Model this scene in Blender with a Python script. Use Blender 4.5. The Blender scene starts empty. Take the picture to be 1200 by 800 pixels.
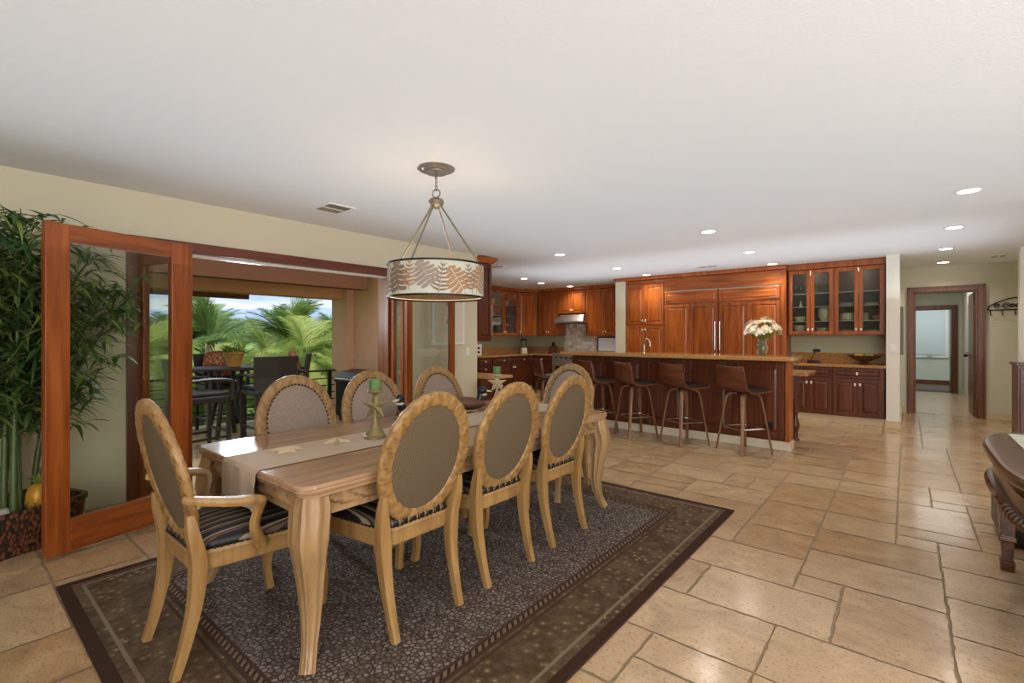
import bpy, bmesh, math, random
from mathutils import Vector, Matrix, Euler
random.seed(7)
PI = math.pi
SC = bpy.context.scene
COL = SC.collection

# ------------------------------------------------------------------ colour / material helpers
def hx(s, a=1.0):
    s = s.lstrip('#')
    c = [int(s[i:i+2], 16)/255 for i in (0, 2, 4)]
    return tuple((v/12.92 if v <= .04045 else ((v+.055)/1.055)**2.4) for v in c) + (a,)

class NT:
    def __init__(s, name):
        s.m = bpy.data.materials.new(name); s.m.use_nodes = True
        s.t = s.m.node_tree; s.n = s.t.nodes; s.l = s.t.links
        s.n.clear()
        s.out = s.n.new('ShaderNodeOutputMaterial')
        s.b = s.n.new('ShaderNodeBsdfPrincipled')
        s.l.new(s.b.outputs[0], s.out.inputs[0])
    def add(s, typ, **kw):
        n = s.n.new(typ)
        for k, v in kw.items():
            if k.startswith('i_'):
                n.inputs[k[2:].replace('_', ' ')].default_value = v
            else: setattr(n, k, v)
        return n
    def link(s, a, b): s.l.new(a, b)
    def coord(s, kind='Object', scale=(1, 1, 1), rot=(0, 0, 0)):
        c = s.add('ShaderNodeTexCoord'); mp = s.add('ShaderNodeMapping')
        mp.inputs['Scale'].default_value = scale; mp.inputs['Rotation'].default_value = rot
        s.link(c.outputs[kind], mp.inputs[0]); return mp.outputs[0]
    def noise(s, vec, scale=5, detail=4, rough=.55, dist=0):
        n = s.add('ShaderNodeTexNoise'); n.inputs['Scale'].default_value = scale
        n.inputs['Detail'].default_value = detail; n.inputs['Roughness'].default_value = rough
        n.inputs['Distortion'].default_value = dist
        if vec is not None: s.link(vec, n.inputs['Vector'])
        return n.outputs['Fac']
    def ramp(s, fac, stops, interp='LINEAR'):
        r = s.add('ShaderNodeValToRGB'); r.color_ramp.interpolation = interp
        e = r.color_ramp.elements
        while len(e) < len(stops): e.new(.5)
        for i, (p, c) in enumerate(stops):
            e[i].position = p; e[i].color = hx(c) if isinstance(c, str) else c
        s.link(fac, r.inputs[0]); return r.outputs[0]
    def mix(s, fac, a, b, blend='MIX'):
        m = s.add('ShaderNodeMix', data_type='RGBA', blend_type=blend)
        for inp, v in ((0, fac), (6, a), (7, b)):
            if isinstance(v, (int, float)): m.inputs[inp].default_value = v
            elif isinstance(v, str): m.inputs[inp].default_value = hx(v)
            elif isinstance(v, tuple): m.inputs[inp].default_value = v
            else: s.link(v, m.inputs[inp])
        return m.outputs[2]
    def math(s, op, a, b=0.0, c=None):
        m = s.add('ShaderNodeMath', operation=op)
        for i, v in enumerate((a, b, c)):
            if v is None: continue
            if isinstance(v, (int, float)): m.inputs[i].default_value = v
            else: s.link(v, m.inputs[i])
        return m.outputs[0]
    def bump(s, h, strength=.2, dist=.01):
        b = s.add('ShaderNodeBump'); b.inputs['Strength'].default_value = strength
        b.inputs['Distance'].default_value = dist
        s.link(h, b.inputs['Height']); s.link(b.outputs[0], s.b.inputs['Normal'])
    def base(s, c, rough=.5, metal=0, spec=None):
        if isinstance(c, str): s.b.inputs['Base Color'].default_value = hx(c)
        elif isinstance(c, tuple): s.b.inputs['Base Color'].default_value = c
        else: s.link(c, s.b.inputs['Base Color'])
        if isinstance(rough, (int, float)): s.b.inputs['Roughness'].default_value = rough
        else: s.link(rough, s.b.inputs['Roughness'])
        s.b.inputs['Metallic'].default_value = metal
        if spec is not None: s.b.inputs['Specular IOR Level'].default_value = spec
        return s.m

M = {}
def plain(name, c, rough=.5, metal=0, var=.08, scale=18, bump=0, spec=None):
    t = NT(name); v = t.coord()
    f = t.noise(v, scale, 3)
    k = t.mix(f, tuple(x*(1-var) for x in hx(c)[:3])+(1,), tuple(min(1, x*(1+var)) for x in hx(c)[:3])+(1,))
    t.base(k, rough, metal, spec)
    if bump: t.bump(f, bump)
    M[name] = t.m; return t.m

def wood(name, c1, c2, c3, rough=.35, axis='Z', scale=1.0, spec=.5, rand=.25, groove_shade=None):
    t = NT(name)
    sc = {'Z': (9, 9, .7), 'X': (.7, 9, 9), 'Y': (9, .7, 9)}[axis]
    c = t.add('ShaderNodeTexCoord'); oi = t.add('ShaderNodeObjectInfo')
    ad = t.add('ShaderNodeVectorMath', operation='ADD')
    cm = t.add('ShaderNodeCombineXYZ')
    r10 = t.math('MULTIPLY', oi.outputs['Random'], 13.0)
    for i in range(3): t.link(r10, cm.inputs[i])
    t.link(c.outputs['Object'], ad.inputs[0]); t.link(cm.outputs[0], ad.inputs[1])
    mp = t.add('ShaderNodeMapping'); mp.inputs['Scale'].default_value = tuple(v*scale for v in sc)
    t.link(ad.outputs[0], mp.inputs[0])
    f = t.noise(mp.outputs[0], 2.2, 6, .6, .6)
    g = t.noise(mp.outputs[0], 9, 3, .6)
    k = t.ramp(f, [(.28, c1), (.5, c2), (.74, c3)])
    k = t.mix(t.math('MULTIPLY', g, .35), k, c1)
    bw = t.math('ADD', 1-rand/2, t.math('MULTIPLY', oi.outputs['Random'], rand))
    hs = t.add('ShaderNodeHueSaturation'); t.link(k, hs.inputs['Color']); t.link(bw, hs.inputs['Value'])
    kk = hs.outputs[0]
    if groove_shade:  # shade painted as a darker colour into crevices and carved grooves
        gm = t.add('ShaderNodeNewGeometry')
        pz = t.ramp(gm.outputs['Pointiness'], [(.40, '#ffffff'), (.49, '#000000')])
        ag = t.add('ShaderNodeAttribute', attribute_name='groove')
        kk = t.mix(t.math('MULTIPLY', t.math('MAXIMUM', pz, ag.outputs['Fac']), .75), kk, groove_shade)
    t.base(kk, rough, 0, spec); t.bump(g, .06, .004)
    M[name] = t.m; return t.m

def glassy(name, tint='#ffffff', ior=1.45, rough=0.0, refl=1.0, alpha=0.0, acol='#888888'):
    t = NT(name); t.n.remove(t.b)
    tr = t.add('ShaderNodeBsdfTransparent'); tr.inputs[0].default_value = hx(tint)
    gl = t.add('ShaderNodeBsdfGlossy'); gl.inputs['Roughness'].default_value = rough
    fr = t.add('ShaderNodeFresnel'); fr.inputs[0].default_value = ior
    mx = t.add('ShaderNodeMixShader')
    t.link(t.math('MULTIPLY', fr.outputs[0], refl), mx.inputs[0])
    t.link(tr.outputs[0], mx.inputs[1]); t.link(gl.outputs[0], mx.inputs[2])
    res = mx.outputs[0]
    if alpha:
        df = t.add('ShaderNodeBsdfDiffuse'); df.inputs[0].default_value = hx(acol)
        m2 = t.add('ShaderNodeMixShader'); m2.inputs[0].default_value = alpha
        t.link(res, m2.inputs[1]); t.link(df.outputs[0], m2.inputs[2]); res = m2.outputs[0]
    t.link(res, t.out.inputs[0]); M[name] = t.m; return t.m

def emit(name, c, strength):
    t = NT(name); t.base('#ffffff', .5)
    t.b.inputs['Emission Color'].default_value = hx(c); t.b.inputs['Emission Strength'].default_value = strength
    M[name] = t.m; return t.m

def translucent(name, amt):
    nt = M[name].node_tree; b = [n for n in nt.nodes if n.type == 'BSDF_PRINCIPLED'][0]; o = [n for n in nt.nodes if n.type == 'OUTPUT_MATERIAL'][0]
    tr = nt.nodes.new('ShaderNodeBsdfTranslucent'); mx = nt.nodes.new('ShaderNodeMixShader'); mx.inputs[0].default_value = amt
    src = b.inputs['Base Color'].links[0].from_socket
    nt.links.new(src, tr.inputs[0]); nt.links.new(b.outputs[0], mx.inputs[1]); nt.links.new(tr.outputs[0], mx.inputs[2]); nt.links.new(mx.outputs[0], o.inputs[0])
# -- surfaces
def wallmat(name, c):
    t = NT(name); v = t.coord()
    f = t.noise(v, 1.2, 3); g = t.noise(v, 160, 2)
    k = t.mix(t.math('MULTIPLY', f, .3), c, tuple(x*.9 for x in hx(c)[:3])+(1,))
    t.base(k, .75, 0, .25); t.bump(g, .08, .003); M[name] = t.m
wallmat('wall_cream', '#d3cab0'); wallmat('wall_grey', '#cbc5b2'); wallmat('wall_sage', '#b9b79a'); wallmat('wall_white', '#e2ded2')
wallmat('wall_hall', '#c9cdbf')
t = NT('ceiling_white'); v = t.coord(); g = t.noise(v, 70, 4, .6)
k = t.mix(t.noise(v, .6, 2), '#e9e9e8', '#e2e3e4')
t.base(k, .9, 0, .1); t.bump(g, .35, .006); M['ceiling'] = t.m

t = NT('travertine_tile'); v = t.coord()
at = t.add('ShaderNodeAttribute', attribute_name='tint')
sp = t.add('ShaderNodeSeparateColor'); t.link(at.outputs['Color'], sp.inputs[0])
off = t.add('ShaderNodeVectorMath', operation='MULTIPLY_ADD')
t.link(at.outputs['Color'], off.inputs[0]); off.inputs[1].default_value = (37, 21, 0); t.link(v, off.inputs[2])
st = t.add('ShaderNodeMapping'); st.inputs['Scale'].default_value = (1, 1.5, 1); t.link(off.outputs[0], st.inputs[0])
f1 = t.noise(st.outputs[0], 3.0, 7, .7, 1.0)
f2 = t.noise(off.outputs[0], 24, 4, .7)
k = t.ramp(f1, [(.28, '#7e5f3f'), (.42, '#a48460'), (.56, '#b99872'), (.74, '#d0b48f')])
k = t.mix(t.math('MULTIPLY', sp.outputs[0], .5), k, '#a5855e')
k = t.mix(t.math('MULTIPLY', sp.outputs[1], .35), k, '#d6bf9f')
pit = t.ramp(t.noise(st.outputs[0], 55, 3, .75), [(.0, '#ffffff'), (.36, '#ffffff'), (.43, '#000000'), (1, '#000000')])
k = t.mix(t.math('MULTIPLY', pit, .6), k, '#6a4f33')
t.base(k, t.math('ADD', .08, t.math('MULTIPLY', f2, .18)), 0, .5)
t.bump(t.math('SUBTRACT', f2, pit), .07, .004); M['tile'] = t.m
plain('grout', '#8f7a5f', .9, var=.15, scale=60, bump=.3)
plain('tile_plain', '#cdb896', .4, var=.12, scale=9, bump=.05)
plain('hall_tile', '#bfa583', .25, var=.15, scale=3)
plain('tile_light', '#d8cdb8', .35, var=.08, scale=5)

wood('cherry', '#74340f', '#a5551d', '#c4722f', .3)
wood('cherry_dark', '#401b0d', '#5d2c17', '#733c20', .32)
wood('cherry_horizontal', '#74340f', '#a5551d', '#c4722f', .3, 'X')
wood('door_wood', '#68300f', '#8d4719', '#a85c28', .3, 'Z', rand=.15)
wood('door_wood_h', '#68300f', '#8d4719', '#a85c28', .3, 'X', rand=.15)
wood('trim_wood', '#4a2410', '#703e1f', '#86512b', .35, 'Z', rand=.15)
wood('trim_wood_y', '#4a2012', '#6a2f1c', '#7c3d26', .35, 'Y', rand=.15)
wood('chair_wood', '#7e5d35', '#9d7a49', '#b28f5d', .42, 'Z', rand=.1, groove_shade='#6a4a26')
wood('table_wood', '#8a6a4e', '#a68566', '#b8977a', .14, 'Y', rand=.0)
wood('table_leg_wood', '#846648', '#a2825a', '#b7986e', .38, 'Z', rand=.0, groove_shade='#5f4429')
wood('walnut', '#4c2718', '#6e3d27', '#85502f', .35, 'X', rand=.1)
wood('walnut_leg', '#5c3a22', '#80573a', '#967050', .4, 'Z', rand=.1)
wood('console_wood', '#3c2212', '#5c3a22', '#71502f', .22, 'Y', rand=.0)
plain('dark_iron', '#2c2824', .45, .7); plain('bronze', '#8f8373', .3, .85, var=.2); plain('chrome', '#d6d6d6', .15, 1, var=.03)
plain('steel', '#c8c6c2', .3, .9, var=.05); plain('porcelain', '#eeeae0', .2, var=.03); plain('knob', '#e8e2da', .25, .15, var=.03)
plain('white_plastic', '#e6e4de', .4, var=.02); plain('black_plastic', '#141414', .35, var=.1)
plain('black_leather', '#1c1a19', .4, var=.2, scale=60, bump=.1); plain('dark_leather', '#2b2523', .35, var=.15, scale=80, bump=.1)
plain('stucco_peach', '#c9a082', .9, var=.12, scale=5, bump=.3); plain('beam_peach', '#c79a6a', .85, var=.08, scale=3)
plain('beam_brown', '#5a3418', .7, var=.15, scale=2); plain('lanai_tile', '#b9a992', .5, var=.15, scale=3)
plain('green_candle', '#5c7c49', .5, var=.1, scale=20); plain('aged_brass', '#8d7f55', .5, .5, var=.25, scale=25)
plain('shell', '#b9a484', .8, var=.15, scale=60, bump=.4); plain('linen', '#b9a48c', .9, var=.12, scale=120, bump=.15)
plain('terracotta', '#b8843e', .6, var=.15); plain('leaf_dark', '#4c6b38', .45, var=.45, scale=9); plain('leaf_mid', '#8aa04e', .45, var=.4, scale=6)
plain('bamboo_stalk', '#4a5c2e', .45, var=.3, scale=12); plain('palm_green', '#86a04e', .5, var=.4, scale=1.5); plain('palm_light', '#a9b566', .5, var=.35, scale=1.5)
plain('palm_dark', '#6d8a50', .5, var=.4, scale=1.5); plain('palm_trunk', '#9a8a72', .9, var=.3, scale=6, bump=.5)
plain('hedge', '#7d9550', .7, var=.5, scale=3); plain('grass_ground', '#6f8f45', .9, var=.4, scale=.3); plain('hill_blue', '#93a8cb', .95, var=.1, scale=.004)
plain('hill_far', '#9db2d2', .95, var=.05, scale=.004)  # both hill blues hold distance haze painted into the colour
plain('wicker_black', '#1b1816', .5, var=.4, scale=140, bump=.5); plain('pillow_rust', '#9a4a33', .85, var=.5, scale=22)
plain('flower_cream', '#f3e4bd', .7, var=.1, scale=40); plain('flower_white', '#f6efdc', .7, var=.05); plain('flower_lilac', '#d3cbe4', .7, var=.1)
plain('flower_pink', '#eccfd2', .7, var=.1)
plain('duck_brown', '#5c3a26', .4, var=.3, scale=20); plain('duck_black', '#15161a', .3); plain('duck_cream', '#cfc4ad', .5)
plain('pottery_tan', '#b98a58', .4, var=.15); plain('dish_cream', '#ddd3b4', .3, var=.06); plain('dish_white', '#e9e7e0', .25, var=.04); plain('dish_green', '#a9ab8a', .35, var=.1)
plain('fruit_yellow', '#c9a23c', .5, var=.2); plain('fruit_red', '#a8442c', .45, var=.2); plain('fruit_green', '#7d8a42', .5, var=.2)
plain('pine_gold', '#c08f26', .4, .2, var=.3, scale=30); plain('pine_line', '#6e4d14', .5); plain('soil', '#2e2219', .9, bump=.5)
plain('stone_pale', '#b3aca2', .8, var=.2); plain('carpet_dark', '#5a5046', .9, var=.15, scale=60); plain('cabinet_inside', '#57504a', .6, var=.1)
plain('window_view', '#d7e2ea', .5, var=.05); plain('art_paper', '#dcd6c6', .8, var=.03); plain('art_orange', '#c69a5d', .8, var=.2, scale=20)
plain('vinyl_frame', '#e6e8e6', .4, var=.02); plain('blind_white', '#c9d2d4', .7, var=.03); plain('mirror_frame', '#6f6a60', .5, var=.15)
for n_ in ('palm_green', 'palm_light', 'palm_dark', 'hedge', 'leaf_mid', 'leaf_dark'): translucent(n_, .4)
glassy('glass', '#f8fbf8', 1.38, .0, .38); glassy('vase_glass', '#e8f0e8', 1.5, .0, 1.2, .12, '#9aa890')
glassy('cabinet_glass', '#eef0ec', 1.4, .03, .5, .03, '#77776f')
emit('lamp_disc', '#fff4e2', 9); plain('diffuser', '#cfb48a', .8)

def granite(name):
    t = NT(name); v = t.coord(); f = t.noise(v, 55, 5, .7); g = t.noise(v, 6, 3, .6, 1)
    k = t.ramp(f, [(.3, '#5c3c1e'), (.45, '#94683a'), (.58, '#b98a55'), (.75, '#d9b98a')])
    k = t.mix(t.math('MULTIPLY', g, .4), k, '#a8733a')
    t.base(k, .12, 0, .6); M[name] = t.m
granite('granite')

t = NT('mosaic'); v = t.coord('Object', (1, 1, 1), (PI/2, 0, 0))
br = t.add('ShaderNodeTexBrick'); t.link(v, br.inputs['Vector'])
br.inputs['Scale'].default_value = 6; br.inputs['Color1'].default_value = hx('#f0e8dc'); br.inputs['Color2'].default_value = hx('#b98a68')
br.inputs['Mortar'].default_value = hx('#cfc6b8'); br.inputs['Mortar Size'].default_value = .03; br.inputs['Bias'].default_value = -.2
br.inputs['Brick Width'].default_value = .6; br.inputs['Row Height'].default_value = .5
t.base(br.outputs['Color'], .3); M['mosaic'] = t.m

t = NT('cane_back'); v = t.coord('Object', (210, 210, 210), (0, PI/4*0, 0))
ck = t.add('ShaderNodeTexChecker'); ck.inputs['Scale'].default_value = 1.0; t.link(v, ck.inputs[0])
ck.inputs[1].default_value = hx('#75664f'); ck.inputs[2].default_value = hx('#4c4134')
t.base(ck.outputs[0], .8, 0, .2); M['cane'] = t.m
t = NT('fabric_front'); v = t.coord('Object', (1, 1, 1)); f = t.noise(v, 220, 3, .8)
t.base(t.ramp(f, [(.3, '#75655a'), (.7, '#a39488')]), .9, 0, .15); t.bump(f, .15, .002); M['fabric'] = t.m
t = NT('stripe_seat'); c = t.add('ShaderNodeTexCoord'); sx = t.add('ShaderNodeSeparateXYZ'); t.link(c.outputs['Object'], sx.inputs[0])
u = t.math('FRACT', t.math('MULTIPLY', t.math('ADD', sx.outputs[0], 5.0), 21.0))
k = t.ramp(u, [(0, '#17161a'), (.50, '#17161a'), (.51, '#8a7a66'), (.66, '#8a7a66'), (.67, '#2a2624'), (.76, '#2a2624'), (.77, '#5e4b38'), (.93, '#5e4b38'), (.94, '#17161a')], 'CONSTANT')
t.base(k, .45, 0, .4); t.bump(t.noise(t.coord(), 150, 2), .1, .002); M['stripe'] = t.m

# rug: nested borders plus a small all-over pattern
RUG = (1.19, 1.68)
t = NT('rug_wool'); c = t.add('ShaderNodeTexCoord'); sx = t.add('ShaderNodeSeparateXYZ'); t.link(c.outputs['Object'], sx.inputs[0])
ax = t.math('SUBTRACT', RUG[0], t.math('ABSOLUTE', sx.outputs[0])); ay = t.math('SUBTRACT', RUG[1], t.math('ABSOLUTE', sx.outputs[1]))
d = t.math('MINIMUM', ax, ay)
v = t.coord('Object', (1, 1, 1))
vo = t.add('ShaderNodeTexVoronoi'); vo.inputs['Scale'].default_value = 46; t.link(v, vo.inputs['Vector'])
ve = t.add('ShaderNodeTexVoronoi', feature='DISTANCE_TO_EDGE'); ve.inputs['Scale'].default_value = 46; t.link(v, ve.inputs['Vector'])
vc = t.add('ShaderNodeSeparateColor'); t.link(vo.outputs['Color'], vc.inputs[0])
field = t.ramp(ve.outputs['Distance'], [(.0, '#342b28'), (.07, '#453b37'), (.16, '#978e86'), (.4, '#aca49c')])
field = t.mix(t.math('MULTIPLY', vc.outputs[0], .8), field, '#54473f')
field = t.mix(t.math('MULTIPLY', t.noise(v, 1.8, 3), .35), field, '#493830')
vb = t.add('ShaderNodeTexVoronoi'); vb.inputs['Scale'].default_value = 24; t.link(v, vb.inputs['Vector'])
bord = t.ramp(vb.outputs['Distance'], [(.0, '#b5a687'), (.16, '#8a785c'), (.3, '#66523d'), (.6, '#554231')])
bord = t.mix(t.ramp(t.noise(v, 7, 3, .6), [(.42, '#000000'), (.6, '#bbbbbb')]), bord, '#77644d')
bord = t.mix(t.ramp(t.noise(v, 110, 2, .8), [(.5, '#000000'), (.62, '#999999')]), bord, '#332419')
stripe = t.ramp(t.math('FRACT', t.math('MULTIPLY', t.math('ADD', sx.outputs[0], sx.outputs[1]), 26)), [(0, '#7d6a58'), (.5, '#7d6a58'), (.55, '#39261d'), (1, '#39261d')], 'CONSTANT')
def between(a, b): return t.math('MULTIPLY', t.math('GREATER_THAN', d, a), t.math('LESS_THAN', d, b))
k = field
k = t.mix(t.math('LESS_THAN', d, .40), k, '#4a372d'); k = t.mix(between(.36, .385), k, stripe)
k = t.mix(t.math('LESS_THAN', d, .34), k, bord); k = t.mix(between(.31, .325), k, '#4a382c'); k = t.mix(between(.085, .10), k, '#83745e')
k = t.mix(t.math('LESS_THAN', d, .05), k, '#3e2a20')
k = t.mix(t.math('MULTIPLY', t.noise(v, 260, 2), .4), k, '#2e211b')
t.base(k, .95, 0, .1); t.bump(t.noise(v, 300, 2), .4, .004); M['rug'] = t.m
plain('rug_edge', '#35241b', .95)

# lampshade: printed leaves are built as flat shapes on the shade
t = NT('shade_linen'); t.base(t.ramp(t.noise(t.coord(), 200, 2), [(.3, '#b4b5a9'), (.7, '#c4c5ba')]), .85, 0, .1)
t.b.inputs['Emission Color'].default_value = hx('#e6dfcf'); t.b.inputs['Emission Strength'].default_value = .10; M['shade'] = t.m
t = NT('shade_inside'); t.base('#f4e6cc', .8); t.b.inputs['Emission Color'].default_value = hx('#ffe2b4'); t.b.inputs['Emission Strength'].default_value = .55; M['shade_in'] = t.m
plain('print_brown', '#86705f', .85, var=.15); plain('print_rust', '#a98464', .85, var=.15); plain('print_taupe', '#9a8a80', .85, var=.15)

t = NT('wicker_brown'); v = t.coord('Object', (1, 1, 1)); w = t.add('ShaderNodeTexVoronoi'); w.inputs['Scale'].default_value = 60
mp = t.coord('Object', (1, 1, .55)); t.link(mp, w.inputs['Vector'])
t.base(t.ramp(w.outputs['Distance'], [(.0, '#8d5530'), (.35, '#5d321b'), (.65, '#1f110a')]), .55); t.bump(w.outputs['Distance'], .6, .01); M['basket'] = t.m
t = NT('wicker_weave'); mp = t.coord('Object', (90, 90, 90)); ck = t.add('ShaderNodeTexChecker'); ck.inputs['Scale'].default_value = 1; t.link(mp, ck.inputs[0])
ck.inputs[1].default_value = hx('#2c2725'); ck.inputs[2].default_value = hx('#0e0c0b'); t.base(ck.outputs[0], .5); M['weave'] = t.m
t = NT('runner_chevron'); c = t.add('ShaderNodeTexCoord'); sx = t.add('ShaderNodeSeparateXYZ'); t.link(c.outputs['Object'], sx.inputs[0])
zz = t.math('ADD', t.math('MULTIPLY', sx.outputs[1], 22), t.math('MULTIPLY', t.math('PINGPONG', t.math('ADD', sx.outputs[0], 5), .05), 22))
t.base(t.ramp(t.math('FRACT', zz), [(0, '#8f9a82'), (.45, '#8f9a82'), (.5, '#dad8c8'), (1, '#dad8c8')], 'CONSTANT'), .9); M['chevron'] = t.m
t = NT('pillow_print'); t.base(t.ramp(t.noise(t.coord(), 14, 4, .7, 1.5), [(.35, '#5e2d22'), (.5, '#9b553c'), (.62, '#c9a07c')]), .9); M['pillow'] = t.m

# ------------------------------------------------------------------ geometry helpers
class MB:
    def __init__(s): s.bm = bmesh.new(); s.mi = 0
    def _f(s, vs):
        try:
            f = s.bm.faces.new(vs); f.material_index = s.mi; return f
        except ValueError: return None
    def box(s, x0, x1, y0, y1, z0, z1, mat=None):
        c = [(x0, y0, z0), (x1, y0, z0), (x1, y1, z0), (x0, y1, z0), (x0, y0, z1), (x1, y0, z1), (x1, y1, z1), (x0, y1, z1)]
        v = [s.bm.verts.new(mat @ Vector(p) if mat else p) for p in c]
        for i in ((0, 3, 2, 1), (4, 5, 6, 7), (0, 1, 5, 4), (1, 2, 6, 5), (2, 3, 7, 6), (3, 0, 4, 7)): s._f([v[j] for j in i])
        return s
    def poly(s, pts): s._f([s.bm.verts.new(p) for p in pts]); return s
    def loft(s, rings, close=True, cap=True):
        R = [[s.bm.verts.new(p) for p in r] for r in rings]
        n = len(R[0])
        for a, b in zip(R, R[1:]):
            for i in range(n if close else n-1):
                j = (i+1) % n; s._f([a[i], a[j], b[j], b[i]])
        if cap: s._f(list(reversed(R[0]))); s._f(R[-1])
        return s
    def torus_loft(s, rings):
        R = [[s.bm.verts.new(p) for p in r] for r in rings]; n = len(R[0])
        for k in range(len(R)):
            a, b = R[k], R[(k+1) % len(R)]
            for i in range(n):
                j = (i+1) % n; s._f([a[i], a[j], b[j], b[i]])
        return s
    def lathe(s, prof, c=(0, 0, 0), seg=24, cap=True, mat=None):
        rings = []
        for r, z in prof:
            ring = [Vector((c[0]+r*math.cos(2*PI*i/seg), c[1]+r*math.sin(2*PI*i/seg), c[2]+z)) for i in range(seg)]
            if mat: ring = [mat @ p for p in ring]
            rings.append(ring)
        return s.loft(rings, True, cap)
    def tube(s, pts, rad, seg=8, section=None, up=None):
        pts = [Vector(p) for p in pts]
        if not hasattr(rad, '__len__'): rad = [rad]*len(pts)
        rings = []; ref = Vector(up) if up else None
        prev = None
        for i, p in enumerate(pts):
            tg = (pts[min(i+1, len(pts)-1)]-pts[max(i-1, 0)]).normalized()
            if ref is not None: a = ref - tg*ref.dot(tg)
            elif prev is None:
                a = Vector((1, 0, 0)) if abs(tg.x) < .8 else Vector((0, 1, 0)); a = a - tg*a.dot(tg)
            else: a = prev - tg*prev.dot(tg)
            a.normalize(); b = tg.cross(a); prev = a
            r = rad[i]; ring = []
            for k in range(seg):
                an = 2*PI*(k+.5)/seg
                ca, sa = math.cos(an), math.sin(an); m = 1.0
                if section == 'square': m = 1/max(abs(ca), abs(sa))**.8
                elif section == 'flute': m = (1/max(abs(ca), abs(sa))**.45)*(1+.085*math.cos(an*8))
                rx, ry = r if hasattr(r, '__len__') else (r, r)
                ring.append(p + a*(ca*m*rx) + b*(sa*m*ry))
            rings.append(ring)
        return s.loft(rings)
    def sphere(s, c, r, seg=12, rings=8, mat=None):
        rx, ry, rz = r if hasattr(r, '__len__') else (r, r, r); R = []
        for j in range(1, rings):
            a = PI*j/rings
            R.append([Vector((c[0]+rx*math.sin(a)*math.cos(2*PI*i/seg), c[1]+ry*math.sin(a)*math.sin(2*PI*i/seg), c[2]-rz*math.cos(a))) for i in range(seg)])
        if mat: R = [[mat @ p for p in q] for q in R]
        return s.loft(R)
    def prism(s, outline, z0, z1):
        return s.loft([[(x, y, z0) for x, y in outline], [(x, y, z1) for x, y in outline]])
    def build(s, name, mats, parent=None, smooth=False, bevel=0, seg=2, label=None):
        bmesh.ops.recalc_face_normals(s.bm, faces=s.bm.faces)
        me = bpy.data.meshes.new(name); s.bm.to_mesh(me); s.bm.free()
        if not isinstance(mats, (list, tuple)): mats = [mats]
        for m in mats: me.materials.append(M[m] if isinstance(m, str) else m)
        if smooth:
            for p in me.polygons: p.use_smooth = True
            if smooth != 'all': me.set_sharp_from_angle(angle=math.radians(smooth if smooth is not True else 45))
        o = bpy.data.objects.new(name, me); COL.objects.link(o)
        if parent is not None: o.parent = parent
        if bevel:
            b = o.modifiers.new('bevel', 'BEVEL'); b.width = bevel; b.segments = seg; b.limit_method = 'ANGLE'
        if label: o['label'] = label
        return o

def thing(name, label, cat, loc=(0, 0, 0), rz=0, group=None):
    o = bpy.data.objects.new(name, None); COL.objects.link(o); o.empty_display_size = .1
    o.location = loc; o.rotation_euler = (0, 0, rz); o['label'] = label; o['category'] = cat
    if group: o['group'] = group
    return o
def tag(o, label, cat, group=None, loc=None, rz=None):
    o['label'] = label; o['category'] = cat
    if group: o['group'] = group
    if loc is not None: o.location = loc
    if rz is not None: o.rotation_euler = (0, 0, rz)
    return o
def struct(o): o['kind'] = 'structure'; return o
def dup(root, label, loc, rz=0, group=None, scale=None):
    r = root.copy(); COL.objects.link(r); r.location = loc; r.rotation_euler = (0, 0, rz); r['label'] = label
    if group: r['group'] = group
    if scale: r.scale = scale
    for ch in list(root.children):
        c = ch.copy(); COL.objects.link(c); c.parent = r
        for g in list(ch.children):
            d = g.copy(); COL.objects.link(d); d.parent = c
    return r
def sbox(name, mat, *b, bevel=0): return struct(MB().box(*b).build(name, mat, bevel=bevel))
def rrect(x0, x1, y0, y1, r, n=6):
    o = []
    for cx, cy, a0 in ((x1-r, y1-r, 0), (x0+r, y1-r, PI/2), (x0+r, y0+r, PI), (x1-r, y0+r, 3*PI/2)):
        for i in range(n+1): o.append((cx+r*math.cos(a0+PI/2*i/n), cy+r*math.sin(a0+PI/2*i/n)))
    return o
def offset(outline, k, c=None):
    if c is None: c = (sum(p[0] for p in outline)/len(outline), sum(p[1] for p in outline)/len(outline))
    r = []
    for x, y in outline:
        dx, dy = x-c[0], y-c[1]; l = math.hypot(dx, dy) or 1
        r.append((x-dx/l*k, y-dy/l*k))
    return r
def bez(p, n=10):
    # Catmull-Rom through points
    p = [Vector(q) for q in p]; q = [p[0]]+p+[p[-1]]; o = []
    for i in range(1, len(q)-2):
        for k in range(n):
            t = k/n; a, b, c, d = q[i-1], q[i], q[i+1], q[i+2]
            o.append(.5*((2*b)+(c-a)*t+(2*a-5*b+4*c-d)*t*t+(3*b-3*c+d-a)*t**3))
    o.append(p[-1]); return o
def lerps(v, n):
    o = []
    for a, b in zip(v, v[1:]):
        for k in range(n):
            t = k/n
            o.append(tuple(x+(y-x)*t for x, y in zip(a, b)) if hasattr(a, '__len__') else a+(b-a)*t)
    o.append(v[-1]); return o

CEIL = 2.44
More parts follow.
